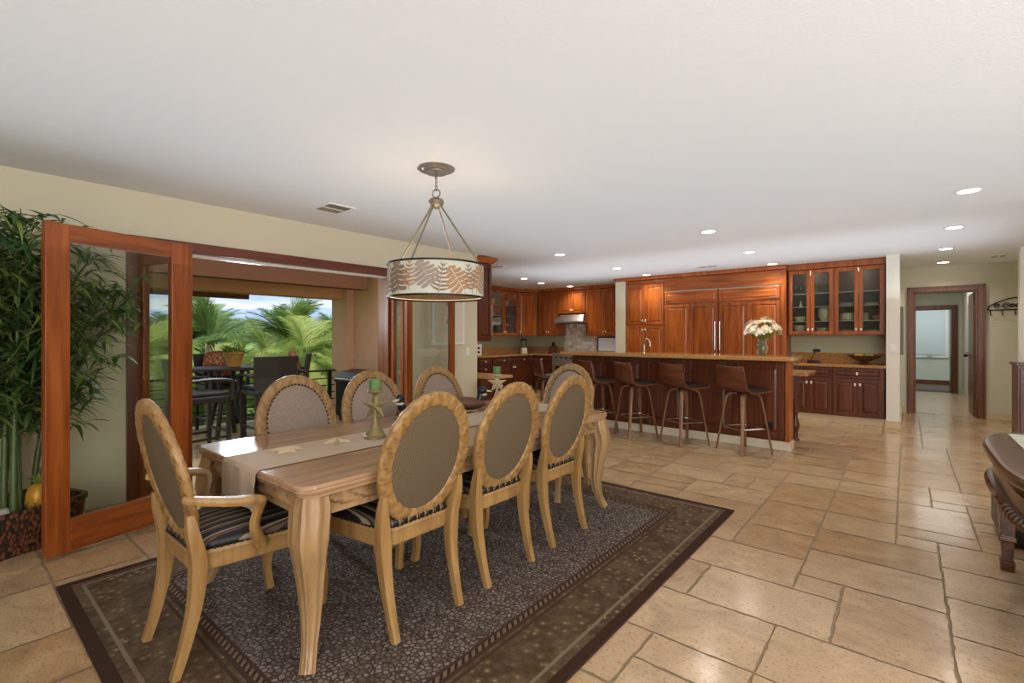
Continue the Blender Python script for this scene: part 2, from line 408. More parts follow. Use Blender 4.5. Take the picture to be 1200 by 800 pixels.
# ================================================================== SETTING
def make_floor():
    c = .2; x0, y0 = -7.65, -3.0; nx, ny = 56, 68
    occ = [[False]*ny for _ in range(nx)]; mb = MB(); cols = []
    rnd = random.Random(3)
    sizes = [(3, 2), (2, 2), (2, 3), (3, 2), (2, 2), (2, 1), (1, 2), (3, 2), (1, 1)]
    mb.mi = 1; mb.box(x0, x0+nx*c, y0, y0+ny*c, -.05, -.003); mb.mi = 0
    for _ in range(6): cols.append((.5, .5))
    for j in range(ny):
        for i in range(nx):
            if occ[i][j]: continue
            for tr in range(12):
                w, h = rnd.choice(sizes)
                if i+w <= nx and j+h <= ny and all(not occ[a][b] for a in range(i, i+w) for b in range(j, j+h)): break
            else: w = h = 1
            for a in range(i, i+w):
                for b in range(j, j+h): occ[a][b] = True
            g = .006
            X0, X1, Y0, Y1 = x0+i*c+g, x0+(i+w)*c-g, y0+j*c+g, y0+(j+h)*c-g
            jt = lambda: rnd.uniform(-.0042, .0042)
            pts = []
            for (ax, ay), (bx, by), n in (((X0, Y0), (X1, Y0), w*6), ((X1, Y0), (X1, Y1), h*6), ((X1, Y1), (X0, Y1), w*6), ((X0, Y1), (X0, Y0), h*6)):
                for k in range(n): pts.append((ax+(bx-ax)*k/n+jt(), ay+(by-ay)*k/n+jt(), 0))
            mb.poly(pts); cols.append((rnd.random(), rnd.random()))
    bm = mb.bm; lay = bm.loops.layers.float_color.new('tint')
    bm.faces.ensure_lookup_table()
    for f, cc in zip(bm.faces, cols):
        for l in f.loops: l[lay] = (cc[0], cc[1], rnd.random()*0, 1)
    return struct(mb.build('floor', ['tile', 'grout']))
make_floor()
sbox('ceiling', 'ceiling', -7.75, 3.4, -3.0, 10.7, CEIL, CEIL+.1)
# left wall with the wide opening (y .98 .. 3.42, 2.0 high)
OY0, OY1, OH = 1.03, 3.40, 2.0
w = MB(); w.box(-4.85, -4.7, -3, OY0, 0, CEIL); w.box(-4.85, -4.7, OY1, 4.92, 0, CEIL); w.box(-4.85, -4.7, OY0, OY1, OH, CEIL)
struct(w.build('wall_left', 'wall_cream'))
sbox('wall_kitchen_front', 'wall_cream', -7.75, -4.85, 4.80, 4.92, 0, CEIL)
sbox('wall_kitchen_left', 'wall_sage', -7.75, -7.6, 4.92, 9.86, 0, CEIL)
sbox('wall_kitchen_back', 'wall_sage', -7.75, -4.50, 9.86, 10.0, 0, CEIL)
sbox('wall_stub', 'wall_cream', -4.50, -4.285, 8.72, 10.0, 0, CEIL)
sbox('wall_pantry_back', 'wall_sage', -4.285, -.22, 9.15, 9.3, 0, CEIL)
sbox('wall_pillar', 'wall_white', -.22, -.07, 8.6, 10.5, 0, CEIL)
DX0, DX1, DH = .1, .87, 2.02
w = MB(); w.box(-.07, DX0, 10.5, 10.65, 0, CEIL); w.box(DX1, 3.4, 10.5, 10.65, 0, CEIL); w.box(DX0, DX1, 10.5, 10.65, DH, CEIL)
struct(w.build('wall_back', 'wall_grey'))
sbox('wall_hall_side', 'wall_white', 1.13, 3.4, 8.9, 9.05, 0, CEIL)
sbox('wall_right', 'wall_cream', 3.25, 3.4, -3, 8.9, 0, CEIL)
sbox('wall_rear', 'wall_cream', -4.85, 3.4, -3.1, -2.95, 0, CEIL)
for i, b in enumerate([(-.235, -.055, 8.585, 8.6, 0, .1), (-.07, -.055, 8.6, 10.5, 0, .1), (.96, 1.9, 10.485, 10.5, 0, .1), (-.055, .02, 10.485, 10.5, 0, .1), (1.115, 1.13, 8.9, 9.05, 0, .1), (1.115, 3.25, 8.885, 8.9, 0, .1)]):
    sbox('baseboard_%d' % (i+1), 'tile_plain', *b)
# wood trim round the wide opening
w = MB(); w.box(-4.87, -4.67, OY0-.07, OY1+.1, OH-.002, OH+.085); struct(w.build('trim_1', 'trim_wood_y', bevel=.004))
w = MB(); w.box(-4.87, -4.67, OY0-.07, OY0+.012, 0, OH-.026); struct(w.build('trim_2', 'trim_wood', bevel=.004))
w = MB(); w.box(-4.87, -4.67, OY1-.015, OY1+.1, 0, OH-.026); struct(w.build('trim_3', 'trim_wood', bevel=.004))
w = MB(); w.box(-4.80, -4.75, OY0, OY1, OH-.025, OH); struct(w.build('trim_4', 'white_plastic'))
# hall beyond the cased opening
sbox('floor_hall', 'hall_tile', .0, 1.25, 10.65, 14.75, -.05, 0.0)
sbox('floor_far_room', 'carpet_dark', -1.5, 2.5, 14.75, 17.2, -.05, 0.0)
sbox('ceiling_hall', 'ceiling', -1.5, 2.5, 10.65, 17.2, 2.3, 2.4)
sbox('wall_hall_left', 'wall_hall', -.1, .02, 10.65, 14.75, 0, 2.3)
sbox('wall_hall_right', 'wall_white', .98, 1.1, 10.65, 14.75, 0, 2.3)
w = MB(); w.box(-1.5, .10, 14.75, 14.87, 0, 2.3); w.box(.84, 2.5, 14.75, 14.87, 0, 2.3); w.box(.10, .84, 14.75, 14.87, 1.93, 2.3)
struct(w.build('wall_hall_end', 'wall_hall'))
sbox('wall_far', 'wall_hall', -1.5, 2.5, 17.1, 17.2, 0, 2.3)
sbox('baseboard_7', 'trim_wood', -1.5, 2.5, 17.08, 17.1, 0, .12)
def casing(name, x0, x1, y, h, wd=.09, dp=.03, mat='trim_wood'):
    w = MB()
    w.box(x0-wd, x0, y-dp, y, 0, h+wd); w.box(x1, x1+wd, y-dp, y, 0, h+wd); w.box(x0, x1, y-dp, y, h, h+wd)
    w.box(x0-wd, x0-wd*.7, y-dp-.012, y-dp, 0, h+wd); w.box(x1+wd*.7, x1+wd, y-dp-.012, y-dp, 0, h+wd); w.box(x0-wd, x1+wd, y-dp-.012, y-dp, h+wd*.7, h+wd)
    w.box(x0-.001, x0+.02, y, y+.15, 0, h); w.box(x1-.02, x1+.001, y, y+.15, 0, h); w.box(x0, x1, y, y+.15, h-.02, h)
    return struct(w.build(name, mat, bevel=.004))
casing('trim_5', DX0, DX1, 10.5, DH)
casing('trim_6', .12, .82, 14.75, 1.92, .08)
# hall doors seen edge-on
d1 = struct(MB().box(.83, .868, 10.66, 11.4, .01, 2.0).build('door_1', 'trim_wood', bevel=.003))
k = MB(); k.sphere((.79, 11.33, .96), .028); k.tube([(.83, 11.33, .96), (.79, 11.33, .96)], .01); k.build('knob', 'dark_iron', d1, smooth=True)
k = MB(); [k.box(.865, .875, 10.653, 10.668, z, z+.1) for z in (.25, .98, 1.75)]; k.build('hinge', 'dark_iron', d1)
d2 = struct(MB().box(.955, .98, 12.3, 13.1, 0, 1.98).build('door_2', 'trim_wood', bevel=.003))
MB().box(.94, .957, 12.36, 13.04, .06, 1.92).build('mirror_panel', 'steel', d2)
k = MB(); k.tube([(.94, 12.42, .98), (.88, 12.42, .98), (.88, 12.52, .98)], .01); k.build('door_handle', 'dark_iron', d2)
d3 = struct(MB().box(.14, .175, 14.88, 15.6, .01, 1.9).build('door_3', 'trim_wood', bevel=.003))
d4 = struct(MB().box(.79, .82, 14.88, 15.3, .01, 1.9).build('door_4', 'trim_wood', bevel=.003))
# far window
wn = struct(MB().box(.10, .86, 17.06, 17.1, .72, 2.06).build('window_1', 'vinyl_frame', bevel=.006))
MB().box(.16, .80, 17.045, 17.06, .80, 1.99).build('blind', 'blind_white', wn)
MB().box(.10, .16, 17.03, 17.06, .80, 2.02).build('glass_pane', emit('daylight_pane', '#cfe0ee', 1.1), wn)
k = MB(); k.box(.42, .54, 17.02, 17.05, .76, .78); k.box(.47, .49, 17.01, 17.04, .76, .84); k.build('crank', 'steel', wn)
# framed mirror edge-on on the pillar's hall side
mm = MB().box(-.069, -.035, 9.55, 10.1, 1.0, 1.75).build('wall_mirror', 'mirror_frame', bevel=.005); tag(mm, 'grey framed panel hung edge-on beside the hall doorway', 'picture')
# thermostat / switch plates
def plate(x, y, z, nrm, label):
    if nrm == 'x': o = MB().box(x, x+.008, y-.035, y+.035, z-.055, z+.055)
    else: o = MB().box(x-.035, x+.035, y-.008, y, z-.055, z+.055)
    o = o.build('switch_plate', 'white_plastic', bevel=.003)
    k = MB(); k.box(x+.006, x+.013, y-.012, y+.012, z-.03, z+.03) if nrm == 'x' else k.box(x-.012, x+.012, y-.013, y-.006, z-.03, z+.03)
    k.build('rocker', 'white_plastic', o); tag(o, label, 'light switch')
plate(-4.7, 3.72, 1.08, 'x', 'pale switch plate on cream wall behind the right folding glass leaf')
plate(-4.7, 4.72, 1.08, 'x', 'pale switch plate on cream wall end next to the kitchen')
plate(-.145, 8.6, 1.12, 'y', 'pale switch plate on the front of the white wall pillar')

# ================================================================== CABINETS
def door_mesh(x0, x1, z0, z1, y, glass=False, wide=.052, drawer=False):
    m = MB(); t = .02; a = wide if not drawer else .032
    m.box(x0, x0+a, y-t, y, z0, z1); m.box(x1-a, x1, y-t, y, z0, z1); m.box(x0+a, x1-a, y-t, y, z1-a, z1); m.box(x0+a, x1-a, y-t, y, z0, z0+a)
    if not glass:
        X0, X1, Z0, Z1 = x0+a, x1-a, z0+a, z1-a
        m.box(X0, X1, y-.008, y, Z0, Z1)
        b = min(.03, (X1-X0)*.2, (Z1-Z0)*.25)
        o = [(X0+.006, Z0+.006), (X1-.006, Z0+.006), (X1-.006, Z1-.006), (X0+.006, Z1-.006)]
        i = [(X0+b, Z0+b), (X1-b, Z0+b), (X1-b, Z1-b), (X0+b, Z1-b)]
        m.loft([[(p, y-.008, q) for p, q in o], [(p, y-.017, q) for p, q in i]])
    return m
def knob(parent, x, z, y):
    k = MB(); k.tube([(x, y-.02, z), (x, y-.038, z)], .006)
    k.loft([[(x+dx*.8, y-.036, z+dz*.8) for dx, dz in rrect(-.013, .013, -.022, .022, .008, 3)], [(x+dx, y-.042, z+dz) for dx, dz in rrect(-.013, .013, -.022, .022, .008, 3)], [(x+dx*.75, y-.05, z+dz*.75) for dx, dz in rrect(-.013, .013, -.022, .022, .008, 3)]])
    k.build('knob', 'knob', parent, smooth=True)
def cab(label, loc, rz, w, d, z0, z1, doors=(), drawers=(), wood='cherry', shelves=(), name='kitchen_cabinet', group=None, knob_low=True, toe=False, cat='cabinet'):
    """front faces -Y at local y=0, body behind it. doors: (x0,x1,z0,z1,kind,knobside)"""
    t = thing(name, label, cat, loc, rz, group)
    c = MB()
    if shelves:
        c.box(0, .02, 0, d, z0, z1); c.box(w-.02, w, 0, d, z0, z1); c.box(.02, w-.02, 0, d, z0, z0+.025); c.box(.02, w-.02, 0, d, z1-.03, z1)
        c.mi = 1; c.box(.02, w-.02, d-.012, d, z0+.025, z1-.03)
        c.build('carcass', [wood, 'cabinet_inside'], t)
        for s in shelves: MB().box(.02, w-.02, .03, d-.012, s-.008, s).build('shelf', 'steel' if 0 else 'dish_white', t)
    else:
        c.box(0, w, .001, d, z0, z1)
        if abs(z0-.11) < .001: c.box(.0, w, .056, d, 0, z0)
        c.build('carcass', wood, t, bevel=.002)
    for x0, x1, a, b, kind, side in doors:
        o = door_mesh(x0, x1, a, b, 0, kind == 'glass').build('door', wood, t, bevel=.003)
        if kind == 'glass': MB().box(x0+.05, x1-.05, -.012, -.008, a+.05, b-.05).build('pane', 'cabinet_glass', o)
        if side:
            kx = x1-.028 if side == 'R' else x0+.028
            knob(o, kx, a+.075 if knob_low else b-.075, 0)
    for x0, x1, a, b in drawers:
        o = door_mesh(x0, x1, a, b, 0, False, drawer=True).build('drawer', wood, t, bevel=.003)
        knob(o, (x0+x1)/2, (a+b)/2, 0)
    return t
# --- right sideboard wall (between refrigerators and pillar)
UZ0, UZ1 = 1.31, 2.34
for i, (x0, w) in enumerate([(-1.47, .615), (-.855, .615)]):
    h = w/2
    lb = ['glass-fronted cherry wall cabinet beside the refrigerators, stemware on its upper shelves', 'glass-fronted cherry wall cabinet against the white pillar, bowls and plates inside'][i]
    cab(lb, (x0, 8.80, 0), 0, w, .34, UZ0, UZ1, doors=[(.008, h-.002, UZ0+.01, UZ1-.01, 'glass', 'R'), (h+.002, w-.008, UZ0+.01, UZ1-.01, 'glass', 'L')],
        wood='cherry', shelves=(1.53, 1.76, 1.97), name='wall_cabinet')
    h = w/2
    lb = ['cherry base cabinet with drawer over two doors, nearer the island', 'cherry base cabinet with drawer over two doors, against the white pillar'][i]
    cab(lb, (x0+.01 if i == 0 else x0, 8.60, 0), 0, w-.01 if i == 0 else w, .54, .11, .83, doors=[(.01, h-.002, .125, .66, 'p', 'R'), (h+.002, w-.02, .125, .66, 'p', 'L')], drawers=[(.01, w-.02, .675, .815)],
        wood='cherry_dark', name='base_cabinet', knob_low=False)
sbox('trim_7', 'cherry', -1.49, -.221, 8.77, 9.14, 2.345, 2.438, bevel=.01)
struct(MB().box(-1.47, -.221, 8.642, 8.655, 0, .109).build('baseboard_8', 'tile_plain'))
tag(MB().box(-1.48, -.222, 8.565, 9.149, .831, .872).build('countertop', 'granite', bevel=.008), 'granite countertop over the base cabinets beside the white pillar', 'countertop')
struct(MB().box(-1.48, -.222, 9.125, 9.149, .873, 1.03).build('trim_8', 'granite'))
# --- refrigerator wall
FY = 8.74
cab('tall cherry pantry of four doors beside the pale wall stub', (-4.28, FY, 0), 0, .775, .40, .11, 2.3,
    doors=[(.012, .384, 1.515, 2.28, 'p', 'R'), (.39, .763, 1.515, 2.28, 'p', 'L')], name='pantry_cabinet', wood='cherry')
pant = bpy.context.scene.objects['pantry_cabinet']
for x0, x1, s in ((.012, .384, 'R'), (.39, .763, 'L')):
    o = door_mesh(x0, x1, .125, 1.49, 0).build('door', 'cherry', pant, bevel=.003); knob(o, x1-.028 if s == 'R' else x0+.028, 1.42, 0)
def fridge(label, x0, w, hside):
    t = thing('refrigerator', label, 'refrigerator', (x0, FY, 0))
    m = MB(); m.box(0, w, .001, .40, .11, 2.13); m.box(0, w, .056, .40, 0, .11); m.build('body', 'cherry', t, bevel=.002)
    g = door_mesh(.01, w-.01, 1.90, 2.11, 0, drawer=True).build('grille_panel', 'cherry_horizontal', t, bevel=.003)
    hb = MB(); xx = w-.1 if hside == 'L' else .08
    hb.box(xx-.05, xx+.05, -.045, -.035, 1.925, 1.945); hb.box(xx-.045, xx-.035, -.04, -.018, 1.928, 1.942); hb.box(xx+.035, xx+.045, -.04, -.018, 1.928, 1.942); hb.build('pull', 'chrome', g)
    d = door_mesh(.01, w/2-.001, .13, 1.87, 0); d2 = door_mesh(w/2+.001, w-.01, .13, 1.87, 0)
    dd = d.build('door', 'cherry', t, bevel=.003); me = d2.build('panel', 'cherry', dd, bevel=.003)
    hx_ = w-.035 if hside == 'R' else .035
    h = MB(); h.tube([(hx_, -.06, 1.05), (hx_, -.06, 1.55)], .012, 10)
    for z in (1.09, 1.51): h.tube([(hx_, -.06, z), (hx_, -.015, z)], .008)
    h.build('handle', 'chrome', dd, smooth=True)
    MB().box(0, w, -.004, .0, 2.115, 2.13).build('top_rail', 'steel', t)
fridge('wood-panelled refrigerator on the left of the pair, beside the pantry', -3.50, .96, 'R')
fridge('wood-panelled refrigerator on the right of the pair, behind the vase of flowers', -2.53, .96, 'L')
w = MB(); w.box(-4.28, -1.49, FY+.002, 9.14, 2.302, 2.37); w.box(-3.5, -1.5, FY-.012, FY+.3, 2.135, 2.37)
struct(w.build('trim_9', 'cherry_horizontal', bevel=.004))
sbox('trim_10', 'cherry', -4.53, -1.475, FY-.06, 9.14, 2.375, 2.438, bevel=.012)
sbox('trim_11', 'cherry', -1.56, -1.485, FY-.03, 9.14, 0.0, 2.37, bevel=.003)
struct(MB().box(-4.28, -1.57, FY+.042, FY+.055, 0, .109).build('baseboard_9', 'tile_plain'))

# --- kitchen, back run
BY = 9.52
def up(label, x0, x1, z0=1.31, z1=2.36, two=True, z=None):
    w = x1-x0-.004; h = w/2
    drs = [(.006, h-.002, z0+.01, z1-.01, 'p', 'R'), (h+.002, w-.006, z0+.01, z1-.01, 'p', 'L')] if two else [(.006, w-.006, z0+.01, z1-.01, 'p', 'L')]
    return cab(label, (x0, BY, 0), 0, w, .338, z0, z1, doors=drs, name='wall_cabinet')
up('two-door cherry wall cabinet left of the range hood', -7.0, -6.41)
up('short two-door cherry wall cabinet above the range hood', -6.405, -5.66, 1.82)
up('two-door cherry wall cabinet right of the range hood', -5.655, -4.67)
# diagonal corner cabinet
th = math.atan2(BY-9.04, -7.02+7.25)
L = math.hypot(BY-9.04, .23)
t_ = cab('cherry corner wall cabinet set diagonally between the glass cabinet and the range hood cabinets', (-7.255, 9.03, 0), th, L-.012, .17, 1.31, 2.36, doors=[(.01, L-.022, 1.32, 2.35, 'p', 'L')], name='corner_cabinet')
# glass cabinet on the kitchen's left wall (faces +X)
cab('glass-door cherry wall cabinet on the left kitchen wall', (-7.26, 7.98, 0), PI/2, 1.03, .338, 1.31, 2.36, doors=[(.008, .513, 1.32, 2.35, 'glass', 'R'), (.517, 1.022, 1.32, 2.35, 'glass', 'L')], shelves=(1.55, 1.78, 2.03), name='wall_cabinet')
# the near cabinet whose side panel shows at the wall end (faces +Y into the kitchen)
tc = thing('wall_cabinet', 'cherry wall cabinet end panel at the end of the cream wall', 'cabinet', (-4.71, 4.925, 0))
MB().box(-.9, 0, 0, .30, 1.22, 2.35).build('carcass', 'cherry_dark', tc, bevel=.003)
m = door_mesh(-.29, -.01, 1.24, 2.33, 0); o = m.build('side_panel', 'cherry_dark', tc, bevel=.003); o.rotation_euler = (0, 0, PI/2); o.location = (.001, .30, 0)
MB().box(.012, .03, .285, .302, 1.30, 1.75).build('handle', 'steel', tc)
c_ = MB(); c_.loft([[(-.92, -.0, 2.352), (.03, -.0, 2.352), (.03, .32, 2.352), (-.92, .32, 2.352)], [(-.92, -.0, 2.38), (.05, -.0, 2.38), (.05, .34, 2.38), (-.92, .34, 2.38)], [(-.92, -.0, 2.425), (.085, -.0, 2.425), (.085, .39, 2.425), (-.92, .39, 2.425)]])
c_.build('crown', 'cherry', tc)
w = MB(); w.box(-7.0, -4.67, BY-.04, 9.85, 2.365, 2.436); w.box(-7.59, -7.22, 7.9, 9.03, 2.365, 2.436)
m4 = Matrix.Translation((-7.255, 9.03, 0)) @ Matrix.Rotation(th, 4, 'Z'); w.box(-.03, L+.02, -.04, .1, 2.365, 2.436, m4)
struct(w.build('trim_12', 'cherry', bevel=.008))
# lower run on the back wall and left wall (faces +X on the left)
for i, (a, b, dr) in enumerate([(5.5, 6.5, 1), (6.52, 7.3, 3), (7.32, 7.75, 3), (7.77, 9.23, 1)]):
    w_ = b-a; hh = w_/2
    if dr == 1: dws = [(.01, hh-.004, .675, .815), (hh+.004, w_-.01, .675, .815)]; drs = [(.01, hh-.002, .125, .66, 'p', 'R'), (hh+.002, w_-.01, .125, .66, 'p', 'L')]
    else: dws = [(.01, w_-.01, .675, .815), (.01, w_-.01, .50, .66), (.01, w_-.01, .31, .485), (.01, w_-.01, .125, .295)]; drs = []
    lb = ['cherry base cabinet on the left kitchen wall, nearest the camera end', 'wide drawer base on the left kitchen wall with a bright framed plate standing above it', 'narrow drawer base on the left kitchen wall', 'cherry base cabinet on the left kitchen wall below the glass-door cabinet'][i]
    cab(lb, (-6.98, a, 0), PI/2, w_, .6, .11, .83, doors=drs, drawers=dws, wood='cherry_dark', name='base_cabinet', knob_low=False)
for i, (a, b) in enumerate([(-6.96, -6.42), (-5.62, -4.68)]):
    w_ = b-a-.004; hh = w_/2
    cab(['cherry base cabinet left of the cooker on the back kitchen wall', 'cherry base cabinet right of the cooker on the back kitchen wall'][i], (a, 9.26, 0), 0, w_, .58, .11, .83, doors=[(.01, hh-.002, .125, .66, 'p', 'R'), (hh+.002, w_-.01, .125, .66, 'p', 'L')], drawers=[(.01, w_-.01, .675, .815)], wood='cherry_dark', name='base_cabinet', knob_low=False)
ov = thing('oven', 'stainless cooker below the range hood', 'oven', (-6.41, 9.24, 0))
MB().box(0, .78, .02, .6, .0, .90).build('body', 'steel', ov, bevel=.004)
od = MB().box(.01, .77, -.005, .02, .18, .70).build('door', 'steel', ov, bevel=.004)
k = MB(); k.tube([(.06, -.05, .67), (.72, -.05, .67)], .012); k.tube([(.1, -.05, .67), (.1, 0, .67)], .008); k.tube([(.68, -.05, .67), (.68, 0, .67)], .008); k.build('handle', 'chrome', od, smooth=True)
MB().box(.1, .68, -.008, -.004, .28, .6).build('window', 'black_plastic', od)
k = MB(); [k.lathe([(.022, 0), (.018, .03)], (0, 0, 0), 12, mat=Matrix.Translation((.12+.135*q, .02, .8)) @ Matrix.Rotation(PI/2, 4, 'X')) for q in range(5)]; k.build('control_knobs', 'black_plastic', ov)
g_ = MB(); [g_.box(.06+.1*q, .08+.1*q, .05, .55, .902, .92) for q in range(7)]; g_.box(.05, .73, .28, .31, .902, .918); g_.build('grate', 'dark_iron', ov)
w = MB(); w.prism([(-7.59, 5.5), (-6.94, 5.5), (-6.94, 9.22), (-6.42, 9.22), (-6.42, 9.84), (-7.59, 9.84)], .831, .872)
tag(w.build('countertop', 'granite', bevel=.008), 'granite countertop running along the left kitchen wall and round the corner', 'countertop')
tag(MB().box(-5.62, -4.68, 9.22, 9.84, .831, .872).build('countertop', 'granite', bevel=.008), 'granite countertop right of the cooker on the back kitchen wall', 'countertop')
w = MB(); w.box(-7.598, -7.575, 5.5, 9.84, .873, 1.03); w.box(-7.575, -6.47, 9.835, 9.858, .873, 1.03); struct(w.build('trim_13', 'granite'))
struct(MB().box(-6.46, -5.56, 9.845, 9.859, .9, 1.8).build('trim_14', 'mosaic'))
struct(MB().box(-7.035, -7.022, 5.5, 9.3, 0, .109).build('baseboard_10', 'tile_plain'))
# hood
hd = thing('range_hood', 'stainless range hood with slanted front under the short cabinet', 'range hood', (-6.40, 9.34, 0))
h_ = MB(); h_.loft([[(-.03, 0, 1.60), (.76, 0, 1.60), (.76, .5, 1.60), (-.03, .5, 1.60)], [(-.03, 0, 1.64), (.76, 0, 1.64), (.76, .5, 1.64), (-.03, .5, 1.64)], [(.06, .17, 1.80), (.70, .17, 1.80), (.70, .5, 1.80), (.06, .5, 1.80)]])
h_.build('canopy', 'steel', hd, bevel=.005)
MB().box(.05, .68, .06, .44, 1.592, 1.6).build('filter', 'dark_iron', hd)
# bright window with small frame right of the mosaic
wn2 = struct(MB().box(-5.54, -4.72, 9.84, 9.86, .93, 1.28).build('window_2', 'trim_wood', bevel=.004))
MB().box(-5.51, -4.75, 9.832, 9.842, .96, 1.25).build('glass_pane', emit('window_glow', '#bccad6', .08), wn2)
# desk counter at the wall end
dk = thing('kitchen_desk', 'low dark cherry desk with rounded pale top past the cream wall end', 'desk', (-4.71, 4.93, 0))
w = MB(); w.prism(rrect(-1.1, .30, .0, .50, .10), .69, .725); w.build('desk_top', 'pottery_tan', dk, bevel=.006)
MB().box(-1.1, .22, .02, .46, .0, .685).build('body', 'cherry_dark', dk, bevel=.003)
o = door_mesh(.03, .43, .5, .66, 0, drawer=True).build('drawer', 'cherry_dark', dk, bevel=.003); o.location = (.225, .0, 0); o.rotation_euler = (0, 0, PI/2); knob(o, .23, .58, 0)

# ================================================================== ISLAND
isl = thing('kitchen_island', 'long dark cherry island with panelled front facing the dining table', 'kitchen island', (-1.02, 6.13, 0))
IW = 2.86
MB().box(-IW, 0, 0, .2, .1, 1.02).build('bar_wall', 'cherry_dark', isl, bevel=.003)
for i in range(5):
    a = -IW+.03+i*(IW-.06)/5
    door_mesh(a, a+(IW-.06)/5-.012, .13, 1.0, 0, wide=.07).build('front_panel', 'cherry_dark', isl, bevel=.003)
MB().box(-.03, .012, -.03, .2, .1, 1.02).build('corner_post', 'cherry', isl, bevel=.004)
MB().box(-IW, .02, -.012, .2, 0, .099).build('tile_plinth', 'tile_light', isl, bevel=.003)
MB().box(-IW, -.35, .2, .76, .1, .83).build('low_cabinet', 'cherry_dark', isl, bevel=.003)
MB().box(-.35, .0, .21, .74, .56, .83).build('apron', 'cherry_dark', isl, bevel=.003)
prof = [(.045, .0), (.045, .02), (.03, .04), (.034, .06), (.026, .09), (.045, .15), (.05, .19), (.035, .25), (.024, .30), (.028, .33), (.038, .35), (.028, .37), (.034, .44), (.042, .50), (.042, .56)]
for y in (.70, .28): MB().lathe(prof, (-.045, y, 0), 20).build('turned_leg', 'cherry_dark', isl, smooth=30)
ot = MB().box(-.24, -.15, -.03, -.02, .23, .31).build('outlet', 'black_plastic', isl, bevel=.004)
w = MB(); ol = rrect(-3.92, -.90, 5.80, 6.36, .05)
w.loft([[(x, y, z) for x, y in offset(ol, k)] for z, k in ((1.022, .006), (1.03, .0), (1.05, .0), (1.058, .006), (1.07, .012))])
tag(w.build('bar_countertop', 'granite', smooth=30), 'long raised granite bar top over the island front', 'countertop')
w = MB(); ol = rrect(-3.88, -.86, 6.34, 6.94, .04); w.prism(ol, .832, .872)
tag(w.build('countertop', 'granite', bevel=.008), 'lower granite worktop behind the raised bar top', 'countertop')
fc = thing('faucet', 'tall curved chrome faucet standing behind the bar top', 'faucet', (-3.0, 6.72, .872))
w = MB(); w.lathe([(.028, 0), (.028, .02), (.018, .04)], (0, 0, 0), 16); w.build('base', 'chrome', fc, smooth=30)
w = MB(); w.tube(bez([(0, 0, .03), (0, 0, .25), (.01, -.01, .34), (.06, -.05, .38), (.12, -.08, .34), (.13, -.09, .27)], 6), .014, 10); w.build('spout', 'chrome', fc, smooth=True)
w = MB(); w.tube([(.0, .0, .06), (.05, .03, .07), (.07, .04, .13)], .008); w.build('lever', 'chrome', fc, smooth=True)

# vase with flowers
vs = thing('flower_vase', 'clear glass vase of cream and lilac flowers on the bar top', 'vase', (-1.28, 6.07, 1.0705))
pr = [(.04, 0), (.05, .01), (.062, .05), (.066, .09), (.055, .13), (.045, .16), (.056, .185)]
MB().lathe(pr, (0, 0, 0), 20, cap=False).build('vase', 'vase_glass', vs, smooth=True)
w = MB(); rnd = random.Random(11)
heads = []
for i in range(70):
    a = rnd.uniform(0, 2*PI); e = math.acos(rnd.uniform(-.15, 1)); r = rnd.uniform(.13, .18)
    p = Vector((r*1.05*math.sin(e)*math.cos(a), r*1.05*math.sin(e)*math.sin(a), .275+r*.85*math.cos(e)))
    heads.append(p)
for p in heads[::2]: w.tube([(rnd.uniform(-.02, .02), rnd.uniform(-.02, .02), .02), (p.x*.25, p.y*.25, .18), p], .0028, 4)
w.build('stems', 'leaf_mid', vs)
def blossom(w, p, r, rnd):
    n = Vector((p.x, p.y, p.z-.2)).normalized(); q = n.to_track_quat('Z', 'Y').to_matrix().to_4x4(); q.translation = p
    for k in range(6):
        a = k*PI/3+rnd.random()
        d, e = Vector((math.cos(a), math.sin(a), 0)), Vector((-math.sin(a), math.cos(a), 0))
        w.poly([q @ Vector((0, 0, 0)), q @ (d*r*.6-e*r*.38+Vector((0, 0, r*.35))), q @ (d*r+Vector((0, 0, r*.3))), q @ (d*r*.6+e*r*.38+Vector((0, 0, r*.35)))])
for nm, mt, sel in (('cream_blossoms', 'flower_cream', lambda p: p.z > .28), ('white_blossoms', 'flower_white', lambda p: .22 < p.z <= .30 or p.x > .05), ('lilac_blossoms', 'flower_lilac', lambda p: p.z < .25 and p.y < .0 and p.x < .06), ('pink_blossoms', 'flower_pink', lambda p: p.x < -.06)):
    w = MB(); rnd = random.Random(len(nm)*7+1)
    for i, p in enumerate(heads):
        if sel(p): blossom(w, p + Vector((rnd.uniform(-.01, .01), rnd.uniform(-.01, .01), rnd.uniform(-.01, .01))), .042, rnd)
    w.build(nm, mt, vs)
w = MB(); rnd = random.Random(4)
for i in range(26):
    a = rnd.uniform(0, 2*PI); r = rnd.uniform(.1, .19); c = Vector((math.cos(a)*r*.5, math.sin(a)*r*.5, .2)); e = Vector((math.cos(a)*r, math.sin(a)*r, rnd.uniform(.18, .32))); s_ = Vector((-math.sin(a), math.cos(a), 0))*.02
    w.poly([c, (c+e)/2+s_, e, (c+e)/2-s_])
w.build('leaves', 'leaf_mid', vs)

